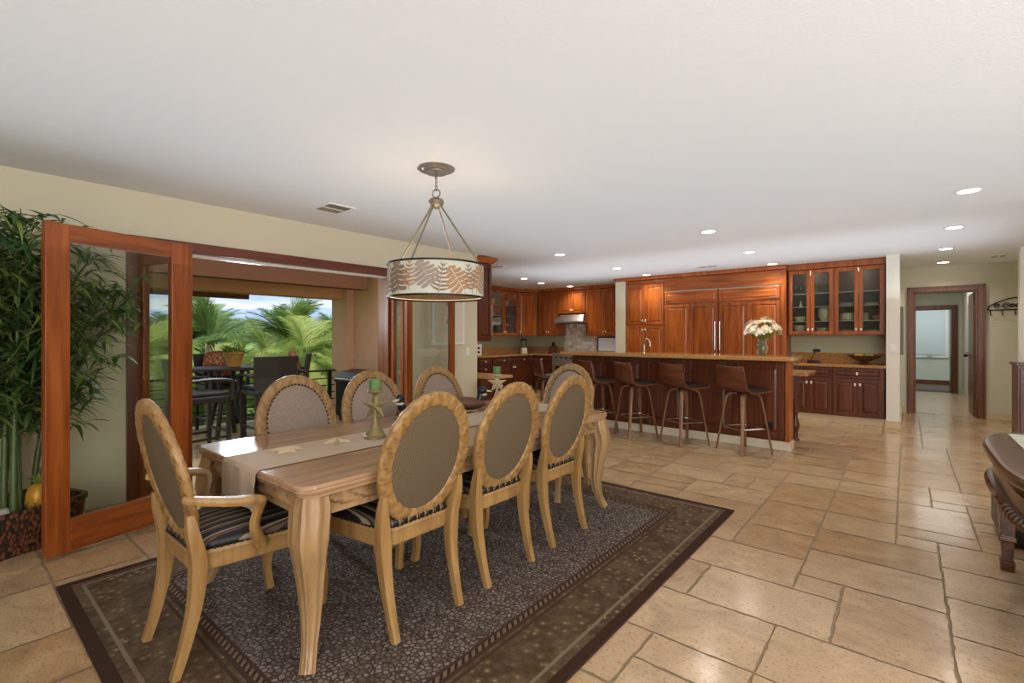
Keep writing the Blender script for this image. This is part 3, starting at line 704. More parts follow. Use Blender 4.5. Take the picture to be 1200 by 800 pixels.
# ================================================================== BAR STOOLS
def make_stool(label, loc, rz):
    t = thing('bar_stool', label, 'bar stool', loc, rz, None)
    # profile in YZ, facing +Y; back at -Y
    pr = bez([(0, -.23, .955), (0, -.205, .84), (0, -.175, .73), (0, -.12, .685), (0, .0, .675), (0, .17, .69), (0, .21, .69)], 6)
    def ribbon(pts, th, hw, offs):
        rings = []
        for i, p in enumerate(pts):
            tg = (pts[min(i+1, len(pts)-1)]-pts[max(i-1, 0)]).normalized(); n = Vector((1, 0, 0)).cross(tg).normalized()
            s_ = i/(len(pts)-1); ww = hw*(1-.14*max(0, (s_-.75)/.25)**2) * (.93+.07*min(1, s_/.15))
            ring = []
            for k in range(11):
                u = -1+2*k/10; ring.append(p+Vector((u*ww, 0, 0))+n*(offs-th/2+.035*(u*u)*max(0, 1-s_*1.6)))
            for k in range(10, -1, -1):
                u = -1+2*k/10; ring.append(p+Vector((u*ww, 0, 0))+n*(offs+th/2+.035*(u*u)*max(0, 1-s_*1.6)))
            rings.append(ring)
        return MB().loft(rings)
    sgn = 1 if Vector((1, 0, 0)).cross(Vector((0, 1, 0))).z > 0 else -1
    ribbon(pr, .014, .225, 0).build('seat_shell', 'walnut', t, smooth=40)
    ribbon(pr[3:-1], .022, .20, .019*sgn).build('cushion', 'dark_leather', t, smooth=40)
    for sx in (-1, 1):
        for sy in (-1, 1):
            dd = Vector((sx, sy, 0)).normalized(); side = Vector((-dd.y, dd.x, 0))
            pts = bez([Vector((0, 0, .652))+dd*.02, Vector((0, 0, .650))+dd*.10, Vector((0, 0, .63))+dd*.155, Vector((0, 0, .56))+dd*.185, Vector((0, 0, .28))+dd*.235, Vector((0, 0, 0))+dd*.285], 6)
            MB().tube(pts, lerps([(.018, .008), (.02, .010), (.022, .012), (.022, .012), (.019, .011), (.015, .010)], 6), 8, 'square', up=side).build('leg', 'walnut_leg', t, smooth=40)
    w = MB(); c = [(-.155, -.155), (.155, -.155), (.155, .155), (-.155, .155)]
    for (a, b), (cc, dd_) in zip(c, c[1:]+c[:1]): w.tube([(a, b, .27), (cc, dd_, .27)], .009, 8, 'square')
    w.build('footrest', 'chrome', t)
    MB().lathe([(.07, .645), (.07, .668)], (0, 0, 0), 20).build('swivel_plate', 'dark_iron', t)
    return t
st = make_stool('walnut bar stool with black seat, rightmost of the row at the island', (-1.41, 5.80, 0), -.60)
for lb, x, y, a in (('walnut bar stool second from the right, between the flower vase and the faucet', -2.08, 5.80, -.58), ('walnut bar stool third from the right, in front of the faucet', -2.70, 5.78, -.62), ('walnut bar stool fourth from the right, partly behind a dining chair', -3.26, 5.80, -.62), ('walnut bar stool at the far left end of the island, only its dark back showing', -4.18, 5.92, -.6)):
    dup(st, lb, (x, y, 0), a)

# ================================================================== DINING SET
def make_chair(arms):
    if arms: t = thing('dining_armchair', '', 'chair')
    else: t = thing('dining_chair', '', 'chair')
    rec = math.radians(13); C0 = Vector((0, -.262, .738)); U = Vector((1, 0, 0)); V = Vector((0, -math.sin(rec), math.cos(rec))); N = Vector((0, -math.cos(rec), -math.sin(rec)))  # N points backwards
    P = lambda u, v, n: C0+U*u+V*v+N*n
    A, B = .222, .272
    # carved oval frame
    rings = []; NS = 312
    for i in range(NS):
        a = 2*PI*i/NS; ring = []
        ca, sa = math.cos(a), math.sin(a)
        nu, nv = ca*B, sa*A; l = math.hypot(nu, nv); nu /= l; nv /= l
        for k in range(12):
            b = 2*PI*k/12; cb, sb = math.cos(b), math.sin(b)
            rr = .034*(abs(cb)**.7)*(1 if cb > 0 else -1); nn = .021*(abs(sb)**.7)*(1 if sb > 0 else -1)
            ph = (a*13/PI + rr*32*(1 if ca > 0 else -1)) % 1.0
            if abs(sb) > .4: nn *= 1-.55*max(0, 1-ph*3.2)-.15*ph
            ring.append(P(A*ca+nu*rr, B*sa+nv*rr, nn))
        rings.append(ring)
    GV = [0.0]*(NS*12)
    for i in range(NS):
        a = 2*PI*i/NS
        for k in range(12):
            cb, sb = math.cos(2*PI*k/12), math.sin(2*PI*k/12); rr = .034*(abs(cb)**.7)*(1 if cb > 0 else -1)
            ph = (a*13/PI + rr*32*(1 if math.cos(a) > 0 else -1)) % 1.0
            GV[i*12+k] = (max(0, 1-ph*2.6, (ph-.86)*5)*.9 if abs(sb) > .4 else (.35 if cb < -.9 else 0))  # weights for the shade painted into the carving
    bfo = MB().torus_loft(rings).build('back_frame', 'chair_wood', t, smooth=50)
    ga = bfo.data.attributes.new('groove', 'FLOAT', 'POINT'); ga.data.foreach_set('value', GV)
    # upholstered oval, cane-look weave behind, plain fabric in front
    a_, b_ = A-.026, B-.026
    for side, nm, mt, dm in ((1, 'back_panel', 'cane', .014), (-1, 'back_cushion', 'fabric', .02)):
        m = MB(); rs = []
        for k in range(8):
            r = 1-k/8; rs.append([P(a_*r*math.cos(2*PI*i/48), b_*r*math.sin(2*PI*i/48), side*(.008+dm*(1-r*r))) for i in range(48)])
        m.loft(rs, True, False); m._f([m.bm.verts.new(P(a_*.125*math.cos(2*PI*i/48), b_*.125*math.sin(2*PI*i/48), side*(.008+dm*.985))) for i in range(48)])
        m.build(nm, mt, t, smooth='all')
    m = MB()
    for i in range(56):
        a = 2*PI*i/56; m.sphere(P((a_-.004)*math.cos(a), (b_-.004)*math.sin(a), -.016), .0062, 6, 4)
    m.build('nailhead_trim', 'dark_iron', t, smooth=True)
    # seat
    ol = []
    for x, y in rrect(-1, 1, -1, 1, .35, 6):
        yy = .025+.245*y; hw = .232+.033*y; xx = hw*x
        yy += (.018*(1-x*x) if y > 0 else -.01*(1-x*x)); ol.append((xx, yy))
    m = MB(); m.loft([[(x, y, z) for x, y in offset(ol, k)] for z, k in ((.372, .012), (.378, .002), (.40, -.002), (.425, .003), (.44, -.003), (.452, .004))]); m.build('seat_frame', 'chair_wood', t, smooth=35)
    m = MB(); m.loft([[(x, y, z) for x, y in offset(ol, k)] for z, k in ((.4525, .010), (.462, .004), (.478, .008), (.492, .024), (.503, .055), (.511, .10), (.516, .16), (.518, .215))]); m.build('seat_cushion', 'stripe', t, smooth='all')
    m = MB()
    for (x0, y0), (x1, y1) in zip(ol, ol[1:]+ol[:1]):
        n = max(1, int(math.hypot(x1-x0, y1-y0)/.022))
        for k in range(n): m.sphere((x0+(x1-x0)*k/n, y0+(y1-y0)*k/n, .457), .0055, 6, 4)
    m.build('seat_nailheads', 'dark_iron', t, smooth=True)
    for s in (-1, 1):
        pts = bez([(s*.184, -.285, 0), (s*.186, -.255, .1), (s*.19, -.222, .25), (s*.196, -.212, .38), (s*.204, -.218, .46), (s*.214, -.235, .54), (s*.216, -.245, .61)], 5)
        MB().tube(pts, lerps([.016, .018, .023, .028, .026, .021, .012], 5), 12, 'square', up=(1, 0, 0)).build('rear_leg', 'chair_wood', t, smooth=40)
        pts = bez([(s*.232, .235, .40), (s*.240, .245, .33), (s*.236, .24, .24), (s*.224, .225, .12), (s*.226, .235, .03), (s*.228, .24, 0)], 5)
        MB().tube(pts, lerps([.032, .031, .025, .018, .018, .02], 5), 12, 'flute', up=(1, 0, 0)).build('front_leg', 'chair_wood', t, smooth=60)
        if arms:
            pts = bez([(s*.225, -.262, .675), (s*.262, -.225, .668), (s*.298, -.13, .65), (s*.302, -.06, .64), (s*.290, -.022, .625), (s*.276, -.022, .59), (s*.268, -.035, .52), (s*.254, -.0, .43)], 6)
            MB().tube(pts, lerps([(.018, .014), (.02, .016), (.026, .017), (.026, .017), (.024, .018), (.018, .018), (.016, .018), (.02, .02)], 6), 10, 'square').build('armrest', 'chair_wood', t, smooth=50)
    return t
ch = make_chair(False); arm = make_chair(True)
RZ = .012
# (facing: local +Y turned by rz) right row faces -X => rz = +90deg
ch['label'] = 'carved oval-back dining chair, nearest of the three with backs to the camera'
ch.location = (-1.925, 1.412, RZ); ch.rotation_euler = (0, 0, PI/2)
dup(ch, 'carved oval-back dining chair, middle of the three with backs to the camera', (-1.925, 1.98, RZ), PI/2)
dup(ch, 'carved oval-back dining chair, farthest of the three with backs to the camera', (-1.935, 2.575, RZ), PI/2)
dup(ch, 'oval-back dining chair facing the camera, on the garden side nearest the open folding door', (-2.64, 1.44, RZ), -PI/2)
dup(ch, 'oval-back dining chair facing the camera, seen behind the nearer green candle', (-2.64, 1.992, RZ), -PI/2)
dup(ch, 'oval-back dining chair on the garden side, in front of the right folding glass leaf', (-2.64, 2.61, RZ), -PI/2)
arm['label'] = 'carved oval-back armchair at the near head of the table'; arm.location = (-2.28, .855, RZ); arm.rotation_euler = (0, 0, 0)
dup(arm, 'carved oval-back armchair at the far head of the table, mostly behind other chairs', (-2.30, 3.30, RZ), PI)

tb = thing('dining_table', 'long carved pale wood dining table with cabriole legs on the brown rug', 'table', (-2.28, 2.055, RZ))
TX, TY, TH = .56, 1.19, .714
ol = rrect(-TX, TX, -TY, TY, .06, 6)
m = MB(); m.loft([[(x, y, z) for x, y in offset(ol, k)] for z, k in ((TH-.055, .035), (TH-.05, .018), (TH-.038, .014), (TH-.035, .006), (TH-.026, .0), (TH-.018, .006), (TH-.015, .0), (TH-.006, .001), (TH, .008))])
m.build('tabletop', 'table_wood', tb, smooth=25)
def rope(L, h, n):  # carved band, local x along length, z up, front -y
    m = MB(); nx, nz = int(L*110), 6; g = []
    for i in range(nx+1):
        row = []
        for j in range(nz+1):
            u = L*(i/nx-.5); q = j/nz; s_ = ((u/.11+q*1.1) % 1.0); s_ = (1-s_)*min(1, s_*6)
            row.append(m.bm.verts.new((u, -.026*s_*math.sin(PI*q)**.6-.004, h*q)))
        g.append(row)
    for i in range(nx):
        for j in range(nz): m._f([g[i][j], g[i+1][j], g[i+1][j+1], g[i][j+1]])
    return m
AX, AY = TX-.055, TY-.055
m = MB(); m.box(-AX, AX, -AY, -AY+.025, .57, TH-.055); m.box(-AX, AX, AY-.025, AY, .57, TH-.055); m.box(-AX, -AX+.025, -AY, AY, .57, TH-.055); m.box(AX-.025, AX, -AY, AY, .57, TH-.055)
m.build('apron', 'table_leg_wood', tb)
for Ln, px, py, rz in ((2*AX, 0, -AY, 0), (2*AX, 0, AY, PI), (2*AY, AX, 0, PI/2), (2*AY, -AX, 0, -PI/2)):
    o = rope(Ln-.1, .06, 0).build('carved_band', 'table_leg_wood', tb, smooth=50)
    ga = o.data.attributes.new('groove', 'FLOAT', 'POINT'); ga.data.foreach_set('value', [max(0, 1-((p.co.x/.11+p.co.z/.06*1.1) % 1.0)*3.2)*.9 for p in o.data.vertices]); o.location = (px, py, .594); o.rotation_euler = (0, 0, rz)  # band grooves get the same painted shade
for sx in (-1, 1):
    for sy in (-1, 1):
        d = Vector((sx*.75, sy*.65, 0)); B0 = Vector((sx*(AX-.02), sy*(AY-.02), 0))
        pts = bez([B0+Vector((0, 0, TH-.056)), B0+Vector((0, 0, .60))+d*.008, B0+Vector((0, 0, .50))+d*.03, B0+Vector((0, 0, .36))+d*.012, B0+Vector((0, 0, .20))-d*.002, B0+Vector((0, 0, .08))+d*.02, B0+d*.06], 6)
        MB().tube(pts, lerps([.058, .066, .064, .048, .034, .025, .026], 6), 32, 'flute', up=(1, 0, 0)).build('leg', 'table_leg_wood', tb, smooth=50)
# rug
rg = MB().box(-RUG[0], RUG[0], -RUG[1], RUG[1], 0.0005, .012).build('area_rug', 'rug', bevel=.004); tag(rg, 'dark brown patterned wool rug under the dining table', 'rug', loc=(-2.165, 2.08, 0))
TT = RZ+TH
# runner: drapes over the near end
m = MB(); prs = [(-TY-.012, TH-.17), (-TY-.012, TH-.08), (-TY-.010, TH-.012), (-TY+.004, TH+.003)]+[(-TY+.05+i*(2*TY-.1)/20, TH+.0035) for i in range(21)]+[(TY-.004, TH+.003), (TY+.010, TH-.012), (TY+.012, TH-.17)]
R1 = []
for y, z in prs:
    wv = [m.bm.verts.new((-.17+.36*k/12+(.006*math.sin(z*40) if z < TH-.01 else 0), y+(.006*math.sin(k*1.5) if z < TH-.05 else 0), RZ+z)) for k in range(13)]; R1.append(wv)
for a, b in zip(R1, R1[1:]):
    for k in range(12): m._f([a[k], a[k+1], b[k+1], b[k]])
ru = m.build('table_runner', 'linen', smooth=40); tag(ru, 'taupe linen runner down the dining table, hanging over the near end', 'table runner', loc=(-2.28, 2.055, 0))
# starfish
def starfish(label, loc, rz, r):
    m = MB(); top = []; bot = []
    for i in range(10):
        a = i*PI/5; rr = r if i % 2 == 0 else r*.36; top.append((rr*math.cos(a), rr*math.sin(a)))
    c = m.bm.verts.new((0, 0, r*.32)); vs_ = [m.bm.verts.new((x, y, .004)) for x, y in top]; vb = [m.bm.verts.new((x, y, 0)) for x, y in top]
    mid = [m.bm.verts.new((x*.6, y*.6, r*.22)) if i % 2 == 0 else None for i, (x, y) in enumerate(top)]
    for i in range(0, 10, 2):
        l, rgt = vs_[i-1], vs_[(i+1) % 10]
        m._f([vs_[i], mid[i], l]); m._f([vs_[i], rgt, mid[i]]); m._f([mid[i], c, l]); m._f([mid[i], rgt, c])
    for i in range(10): j = (i+1) % 10; m._f([vb[i], vb[j], vs_[j], vs_[i]])
    m._f(list(reversed(vb)))
    o = m.build('starfish', 'shell'); tag(o, label, 'starfish', loc=loc, rz=rz)
starfish('dried pale starfish lying at the near end of the runner', (-2.33, 1.10, TT+.0045), .2, .075)
starfish('dried pale starfish on the runner beside the nearer candle holder', (-2.32, 1.36, TT+.0045), .7, .075)
# star candlesticks + candles
def candlestick(label, cl, loc, rz, H, mat):
    t = thing('candle_holder', label, 'candle holder', loc, rz)
    m = MB(); m.lathe([(.062, 0), (.062, .012), (.052, .018), (.048, .028), (.036, .045), (.022, .07), (.014, .10), (.011, .12)], (0, 0, 0), 20); m.build('base', mat, t, smooth=30)
    m = MB(); m.lathe([(.009, .115), (.009, H-.03), (.02, H-.018), (.04, H-.012), (.043, H-.004), (.04, H)], (0, 0, 0), 16); m.build('stem', mat, t, smooth=30)
    m = MB(); zc = .175; f = []; b = []
    for i in range(10):
        a = PI/2+i*PI/5; r = .085 if i % 2 == 0 else .033; f.append((r*math.cos(a), r*math.sin(a)))
    V0 = [m.bm.verts.new((x, 0, zc+z)) for x, z in f]; c1 = m.bm.verts.new((0, -.02, zc)); c2 = m.bm.verts.new((0, .02, zc))
    for i in range(10): j = (i+1) % 10; m._f([V0[i], V0[j], c1]); m._f([V0[j], V0[i], c2])
    m.build('star', mat, t)
    cd = thing('candle', cl, 'candle', (loc[0], loc[1], loc[2]+H+.0005))
    m = MB(); m.lathe([(.031, 0), (.032, .004), (.032, .058), (.029, .062), (.01, .060)], (0, 0, 0), 20); m.build('wax', 'green_candle', cd, smooth=30)
    m = MB(); m.tube([(0, 0, .058), (.002, 0, .072)], .0015, 5); m.build('wick', 'black_plastic', cd)
candlestick('brass-toned star candle holder standing on the runner, nearer of the two', 'green pillar candle on the nearer star holder', (-2.27, 1.56, TT+.0045), .75, .262, 'aged_brass')
candlestick('pale star candle holder at the far part of the table', 'green pillar candle on the farther star holder', (-2.62, 2.98, TT+.0005), .75, .25, 'shell')
# duck decoys
def duck(label, loc, rz):
    t = thing('duck_decoy', label, 'duck figurine', loc, rz)
    m = MB(); rs = []
    for i in range(13):
        u = i/12; x = -.14+.26*u; r = .055*math.sin(PI*min(1, .06+u*.9))**.6; zc = .05+.02*(1-u)**2
        rs.append([(x, r*1.05*math.cos(2*PI*k/14), max(0, zc+r*.9*math.sin(2*PI*k/14))) for k in range(14)])
    m.loft(rs); m.build('body', 'duck_brown', t, smooth=50)
    m = MB(); m.tube(bez([(.07, 0, .07), (.085, 0, .11), (.09, 0, .135)], 4), [.03, .028, .027, .026, .026, .025, .025, .025, .026][:9], 10); m.sphere((.098, 0, .15), (.038, .03, .032)); m.build('head', 'duck_black', t, smooth=60)
    m = MB(); m.loft([[(.125, y, .142+z) for y, z in ((-.014, 0), (.014, 0), (.014, .014), (-.014, .014))], [(.172, y, .138+z) for y, z in ((-.012, 0), (.012, 0), (.012, .005), (-.012, .005))]]); m.build('beak', 'duck_cream', t)
    m = MB(); m.sphere((.105, 0, .118), (.03, .031, .012)); m.build('neck_ring', 'duck_cream', t, smooth=True)
duck('dark wooden duck decoy on the table near the far candle holder', (-2.56, 2.60, TT+.0005), 1.0)
duck('dark duck decoy on the table, only its black head showing behind the nearest chair back', (-2.62, 2.06, TT+.0005), -1.2)

# ================================================================== PENDANT
pl = thing('pendant_lamp', 'drum pendant lamp with leaf print shade hanging over the dining table', 'pendant lamp', (-2.49, 2.20, CEIL))
m = MB(); m.lathe([(.02, -.035), (.07, -.032), (.075, -.022), (.09, -.02), (.10, -.008), (.125, -.006), (.13, 0)], (0, 0, 0), 40); m.build('canopy', 'bronze', pl, smooth=30)
lk = MB()
for i in range(4):
    z = -.05-.028*i; pts = []
    for k in range(13):
        a = 2*PI*k/12; u, v = .008*math.cos(a), .018*math.sin(a); pts.append((u, 0, z+v) if i % 2 == 0 else (0, u, z+v))
    lk.tube(pts, .0028, 6)
lk.build('chain', 'bronze', pl, smooth=True)
m = MB(); m.tube([(.028*math.cos(2*PI*k/24), .01*math.cos(2*PI*k/24), -.17+.028*math.sin(2*PI*k/24)) for k in range(25)], .0045, 8); m.build('ring', 'bronze', pl, smooth=True)
m = MB(); m.lathe([(.012, -.20), (.02, -.203), (.045, -.21), (.052, -.222), (.052, -.24), (.045, -.252), (.02, -.265), (.015, -.275)], (0, 0, 0), 24); m.build('hub', 'bronze', pl, smooth=30)
SZ0, SZ1, SR = -.89, -.665, .325
for a in (20, 110, 200, 290):
    a = math.radians(a); m = MB(); m.tube([(.035*math.cos(a), .035*math.sin(a), -.255), ((SR-.005)*math.cos(a), (SR-.005)*math.sin(a), SZ1-.005)], .0065, 8); m.build('rod', 'bronze', pl, smooth=True)
sh = MB(); sh.lathe([(SR, SZ0), (SR, SZ1)], (0, 0, 0), 72, cap=False); shade = sh.build('shade', 'shade', pl, smooth='all')
sh = MB(); sh.lathe([(SR-.004, SZ0), (SR-.004, SZ1)], (0, 0, 0), 72, cap=False); sh.build('shade_lining', 'shade_in', shade, smooth='all')
for z0, z1 in ((SZ0-.003, SZ0+.009), (SZ1-.009, SZ1+.003)):
    m = MB(); n = 72
    m.torus_loft([[((SR+dr)*math.cos(2*PI*i/n), (SR+dr)*math.sin(2*PI*i/n), z) for dr, z in ((-.006, z0), (.004, z0), (.004, z1), (-.006, z1))] for i in range(n)]); m.build('rim', 'dark_iron', pl, smooth=40)
m = MB(); m.lathe([(0.001, SZ0+.012), (SR-.01, SZ0+.012)], (0, 0, 0), 48, cap=False); m.build('diffuser', 'diffuser', pl)
# printed leaves on the shade
def leafpoly(kind, h):
    parts = []
    if kind == 'monstera':
        for sgn in (-1, 1):
            for k in range(6):
                z0 = -.44+k*.155; ln = (.36, .45, .46, .41, .32, .18)[k]
                parts.append([(sgn*.012, z0+.02), (sgn*ln*.45, z0-.03), (sgn*ln*.8, z0-.035), (sgn*ln, z0+.01), (sgn*ln*.97, z0+.06), (sgn*ln*.75, z0+.085), (sgn*ln*.35, z0+.10), (sgn*.012, z0+.16)])
    else:
        for sgn in (-1, 1):
            for k in range(7):
                z0 = -.45+k*.13; ln = (.34, .42, .42, .36, .28, .2, .12)[k]
                parts.append([(sgn*.012, z0), (sgn*ln*.5, z0+.05), (sgn*ln, z0+.16), (sgn*ln*.5, z0+.115), (sgn*.012, z0+.075)])
    parts.append([(-.012, -.6), (.012, -.6), (.008, .48), (-.008, .48)])
    return [[(x*h, z*h) for x, z in p] for p in parts]
mats = ['print_brown', 'print_rust', 'print_taupe']; prints = [MB(), MB(), MB()]; rnd = random.Random(21)
zc0 = (SZ0+SZ1)/2
NL = 20
for i in range(NL):
    a0 = 2*PI*i/NL; h = rnd.uniform(.17, .235); tilt = rnd.uniform(-.6, .6); zo = rnd.uniform(-.035, .035); w = i % 3; pm = MB()
    for p in leafpoly('monstera' if i % 2 else 'fern', h):
        q = []
        for x, z in p:
            X = x*math.cos(tilt)-z*math.sin(tilt); Z = x*math.sin(tilt)+z*math.cos(tilt)
            Z = max(SZ0+.012, min(SZ1-.012, zc0+zo+Z)); aa = a0+X/SR; rr = SR+.0012+.0004*(i % 6); q.append((rr*math.cos(aa), rr*math.sin(aa), Z))
        pm.poly(q)
    pm.build('leaf_print', mats[w], shade)

# ================================================================== CEILING FITTINGS
def downlight(label, x, y, first=[None]):
    if first[0] is None:
        t = thing('recessed_light', label, 'ceiling light', (x, y, CEIL), 0, 'recessed ceiling lights')
        m = MB(); n = 32; m.torus_loft([[(r*math.cos(2*PI*i/n), r*math.sin(2*PI*i/n), z) for r, z in ((.066, -.002), (.088, -.001), (.092, -.005), (.068, -.009))] for i in range(n)]); m.build('trim_ring', 'white_plastic', t, smooth=40)
        m = MB(); m.lathe([(.067, -.006), (.001, -.006)], (0, 0, 0), 32, cap=False); m.build('lens', 'lamp_disc', t); first[0] = t
    else: t = dup(first[0], label, (x, y, CEIL), 0, 'recessed ceiling lights')
    ld = bpy.data.lights.new('downlight', 'SPOT'); ld.energy = 33; ld.color = (1, .93, .82); ld.spot_size = 2.5; ld.spot_blend = .9; ld.shadow_soft_size = .06
    lo = bpy.data.objects.new('downlight_lamp', ld); COL.objects.link(lo); lo.location = (x, y, CEIL-.02)
P_ = [(.38, 5.19, 'round recessed light nearest the camera, at the upper right of the ceiling'), (.39, 6.84, 'recessed light second from the camera in the right-hand row'), (.40, 8.44, 'recessed light third from the camera in the right-hand row'), (.44, 9.96, 'recessed light in the hall alcove before the doorway'),
      (-1.67, 5.4, 'recessed light nearest the camera in the row over the bar stools'), (-1.65, 7.07, 'recessed light in the middle of the row right of the island'), (-1.63, 8.45, 'recessed light just before the right-hand refrigerator'),
      (-3.75, 5.6, 'recessed light nearest the camera in the row left of the island'), (-3.76, 7.33, 'recessed light in the middle of the row left of the island'), (-3.73, 8.45, 'recessed light just before the pantry'),
      (-5.85, 7.47, 'recessed light over the kitchen nearest the glass-door cabinet'), (-6.05, 8.32, 'recessed light over the kitchen before the corner cabinet'), (-5.93, 9.28, 'recessed light above the range hood cabinet')]
for x, y, lb in P_: downlight(lb, x, y)
def vent(label, x, y, rz, w, d):
    t = thing('ceiling_vent', label, 'air vent', (x, y, CEIL), rz)
    m = MB(); m.box(-w, w, -d, -d+.025, -.008, 0); m.box(-w, w, d-.025, d, -.008, 0); m.box(-w, -w+.025, -d+.025, d-.025, -.008, 0); m.box(w-.025, w, -d+.025, d-.025, -.008, 0); m.box(-.012, .012, -d+.025, d-.025, -.008, 0); m.build('frame', 'white_plastic', t)
    MB().box(-w+.02, w-.02, -d+.02, d-.02, -.002, -.0005).build('duct', 'black_plastic', t)
    for k in range(7):
        y0 = -d+.03+k*(2*d-.06)/7; m = MB(); m.poly([(-w+.025, y0, -.003), (w-.025, y0, -.003), (w-.025, y0+.018, -.008), (-w+.025, y0+.018, -.008)]); m.build('slat', 'steel', t)
vent('white ceiling air vent near the lamp, above the open wall', -3.97, 2.29, 0, .16, .13)
vent('long ceiling air vent before the refrigerators', -2.52, 8.1, 0, .16, .08)
vent('ceiling air vent in the hall alcove at the right edge', 1.02, 9.7, 0, .1, .16)
vent('small ceiling air vent near the kitchen wall end', -5.2, 5.9, 0, .12, .08)

# ================================================================== FOLDING GLASS DOOR LEAVES
def leaf(label, a, b, h=1.93, z0=.02, sw=.115, th=.045, handle=None):
    a, b = Vector((a[0], a[1], 0)), Vector((b[0], b[1], 0)); d = b-a; L = d.length
    t = thing('folding_glass_door', label, 'glass door', (a.x, a.y, z0), math.atan2(d.y, d.x))
    for x in (0, L-sw): MB().box(x, x+sw, -th/2, th/2, 0, h).build('stile', 'door_wood', t, bevel=.004)
    MB().box(sw, L-sw, -th/2, th/2, 0, .19).build('bottom_rail', 'door_wood_h', t, bevel=.004)
    MB().box(sw, L-sw, -th/2, th/2, h-.105, h).build('top_rail', 'door_wood_h', t, bevel=.004)
    MB().box(sw-.005, L-sw+.005, -.004, .004, .185, h-.10).build('glass_pane', 'glass', t)
    return t
leaf('open folding wood and glass door leaf standing into the room before the bamboo', (-3.79, .40), (-4.02, 1.17))
leaf('folding wood and glass door leaf hinged at the left jamb, seen through the nearer leaf', (-4.65, 1.055), (-4.06, 1.20), sw=.055)
leaf('folding wood and glass door leaf at right of the opening, behind a dining chair', (-4.27, 3.33), (-4.36, 4.14), sw=.085)
leaf('narrow folding glass leaf hinged at the right jamb of the opening', (-4.64, 3.43), (-4.31, 3.34), sw=.06)
pc = thing('framed_picture', 'white matted picture with an orange motif on the cream wall behind the right glass leaf', 'picture', (-4.699, 4.36, 1.52))
m = MB(); m.box(0, .02, -.29, .29, -.34, .34); m.build('frame', 'vinyl_frame', pc, bevel=.003)
MB().box(.02, .022, -.26, .26, -.31, .31).build('mat_board', 'art_paper', pc)
m = MB()
for k in range(6): m.sphere((.022, .02+.02*math.sin(k*2), -.2+.08*k), (.002, .05+.012*(k % 3), .045), 10, 6)
m.build('motif', 'art_orange', pc)

# ================================================================== BAMBOO IN BASKET, PINEAPPLE
bp = thing('potted_bamboo', 'tall leafy bamboo plant in a woven brown basket beside the open glass door', 'plant', (-4.23, .27, 0), .35)
BX, BYY = .24, .33
def bk(s, z): return [(x*s, y*s, z) for x, y in rrect(-BX, BX, -BYY, BYY, .08, 5)]
m = MB(); m.loft([bk(.86, 0), bk(.92, .08), bk(.98, .16), bk(1.0, .235), bk(1.03, .24), bk(1.03, .27), bk(.95, .27), bk(.92, .2)], True, True); m.build('basket', 'basket', bp, smooth=30)
m = MB(); m.prism([(x*.92, y*.92) for x, y in rrect(-BX, BX, -BYY, BYY, .08, 5)], .205, .225); m.build('soil', 'soil', bp)
rnd = random.Random(5); nodes = []
for i in range(15):
    x0, y0 = rnd.uniform(-.14, .14), -.24+.48*i/14+rnd.uniform(-.03, .03); H = rnd.uniform(1.55, 2.0); lx, ly = rnd.uniform(-.05, .06), rnd.uniform(-.08, .08)+(.45 if i in (9, 11, 13) else 0)
    pts, rad = [], []
    n = 12
    for k in range(n+1):
        u = k/n; p = Vector((x0+lx*u*u, y0+ly*u*u, .22+(H-.22)*u)); r = .017*(1-.65*u)
        pts += [p, p+Vector((0, 0, .012))] if 0 < k < n else [p]; rad += [r*1.22, r] if 0 < k < n else [r]
        if u > .27: nodes.append((p, u))
    MB().tube(pts, rad, 8).build('stalk', 'bamboo_stalk', bp, smooth=60)
def leafblade(m, p, d, L, W, droop):
    d = d.normalized(); side = d.cross(Vector((0, 0, 1)));
    if side.length < .05: side = Vector((1, 0, 0))
    side.normalize(); q = []
    for k in range(5):
        u = k/4; c = p+d*L*u+Vector((0, 0, -droop*u*u*L)); w_ = W*(0.25+1.6*u if u < .35 else .85*(1-u)/.65)*1.0
        q.append((c-side*w_*.5+Vector((0, 0, .12*w_)), c, c+side*w_*.5+Vector((0, 0, .12*w_))))
    V = [[m.bm.verts.new(v) for v in r] for r in q]
    for a, b in zip(V, V[1:]):
        m._f([a[0], a[1], b[1], b[0]]); m._f([a[1], a[2], b[2], b[1]])
ms = [MB(), MB()]; rnd = random.Random(8)
BM = Matrix.Translation((-4.23, .27, 0)) @ Matrix.Rotation(.35, 4, 'Z'); BI = BM.inverted()
def inroom(p):
    q = BM @ Vector(p); xm = -3.90-.30*max(0, q.y-.35)
    q.y = min(q.y, .98 if q.z > .5 else .7); q.x = max(-4.63, min(xm, q.x)); return BI @ q
tw = MB()
for p, u in nodes:
    for s_ in range(3 if u < .45 else 6):
        a = rnd.uniform(0, 2*PI); reach = rnd.uniform(.1, .30)
        dirx = Vector((math.cos(a), math.sin(a)*1.1, rnd.uniform(.1, .8))); e = p+dirx*reach
        # keep the crown clear of the wall and of the door leaf
        e = inroom(e); e.z = min(e.z, 2.06)
        tw.tube([p, (p+e)/2+Vector((0, 0, .02)), e], .0022, 4)
        for q in range(rnd.randint(4, 6)):
            b = rnd.uniform(0, 2*PI); dd = Vector((math.cos(b), math.sin(b), rnd.uniform(-.5, .35)))
            L_ = rnd.uniform(.11, .21); s0 = p+(e-p)*rnd.uniform(.45, 1)
            tip = s0+dd.normalized()*L_; dd = inroom(tip)-s0
            if dd.length < .04: continue
            L_ = min(L_, dd.length)
            leafblade(ms[rnd.random() < .3], s0, dd, L_, rnd.uniform(.028, .046), rnd.uniform(.1, .6))
tw.build('twigs', 'bamboo_stalk', bp)
ms[0].build('leaves', 'leaf_dark', bp, smooth='all'); ms[1].build('young_leaves', 'leaf_mid', bp, smooth='all')
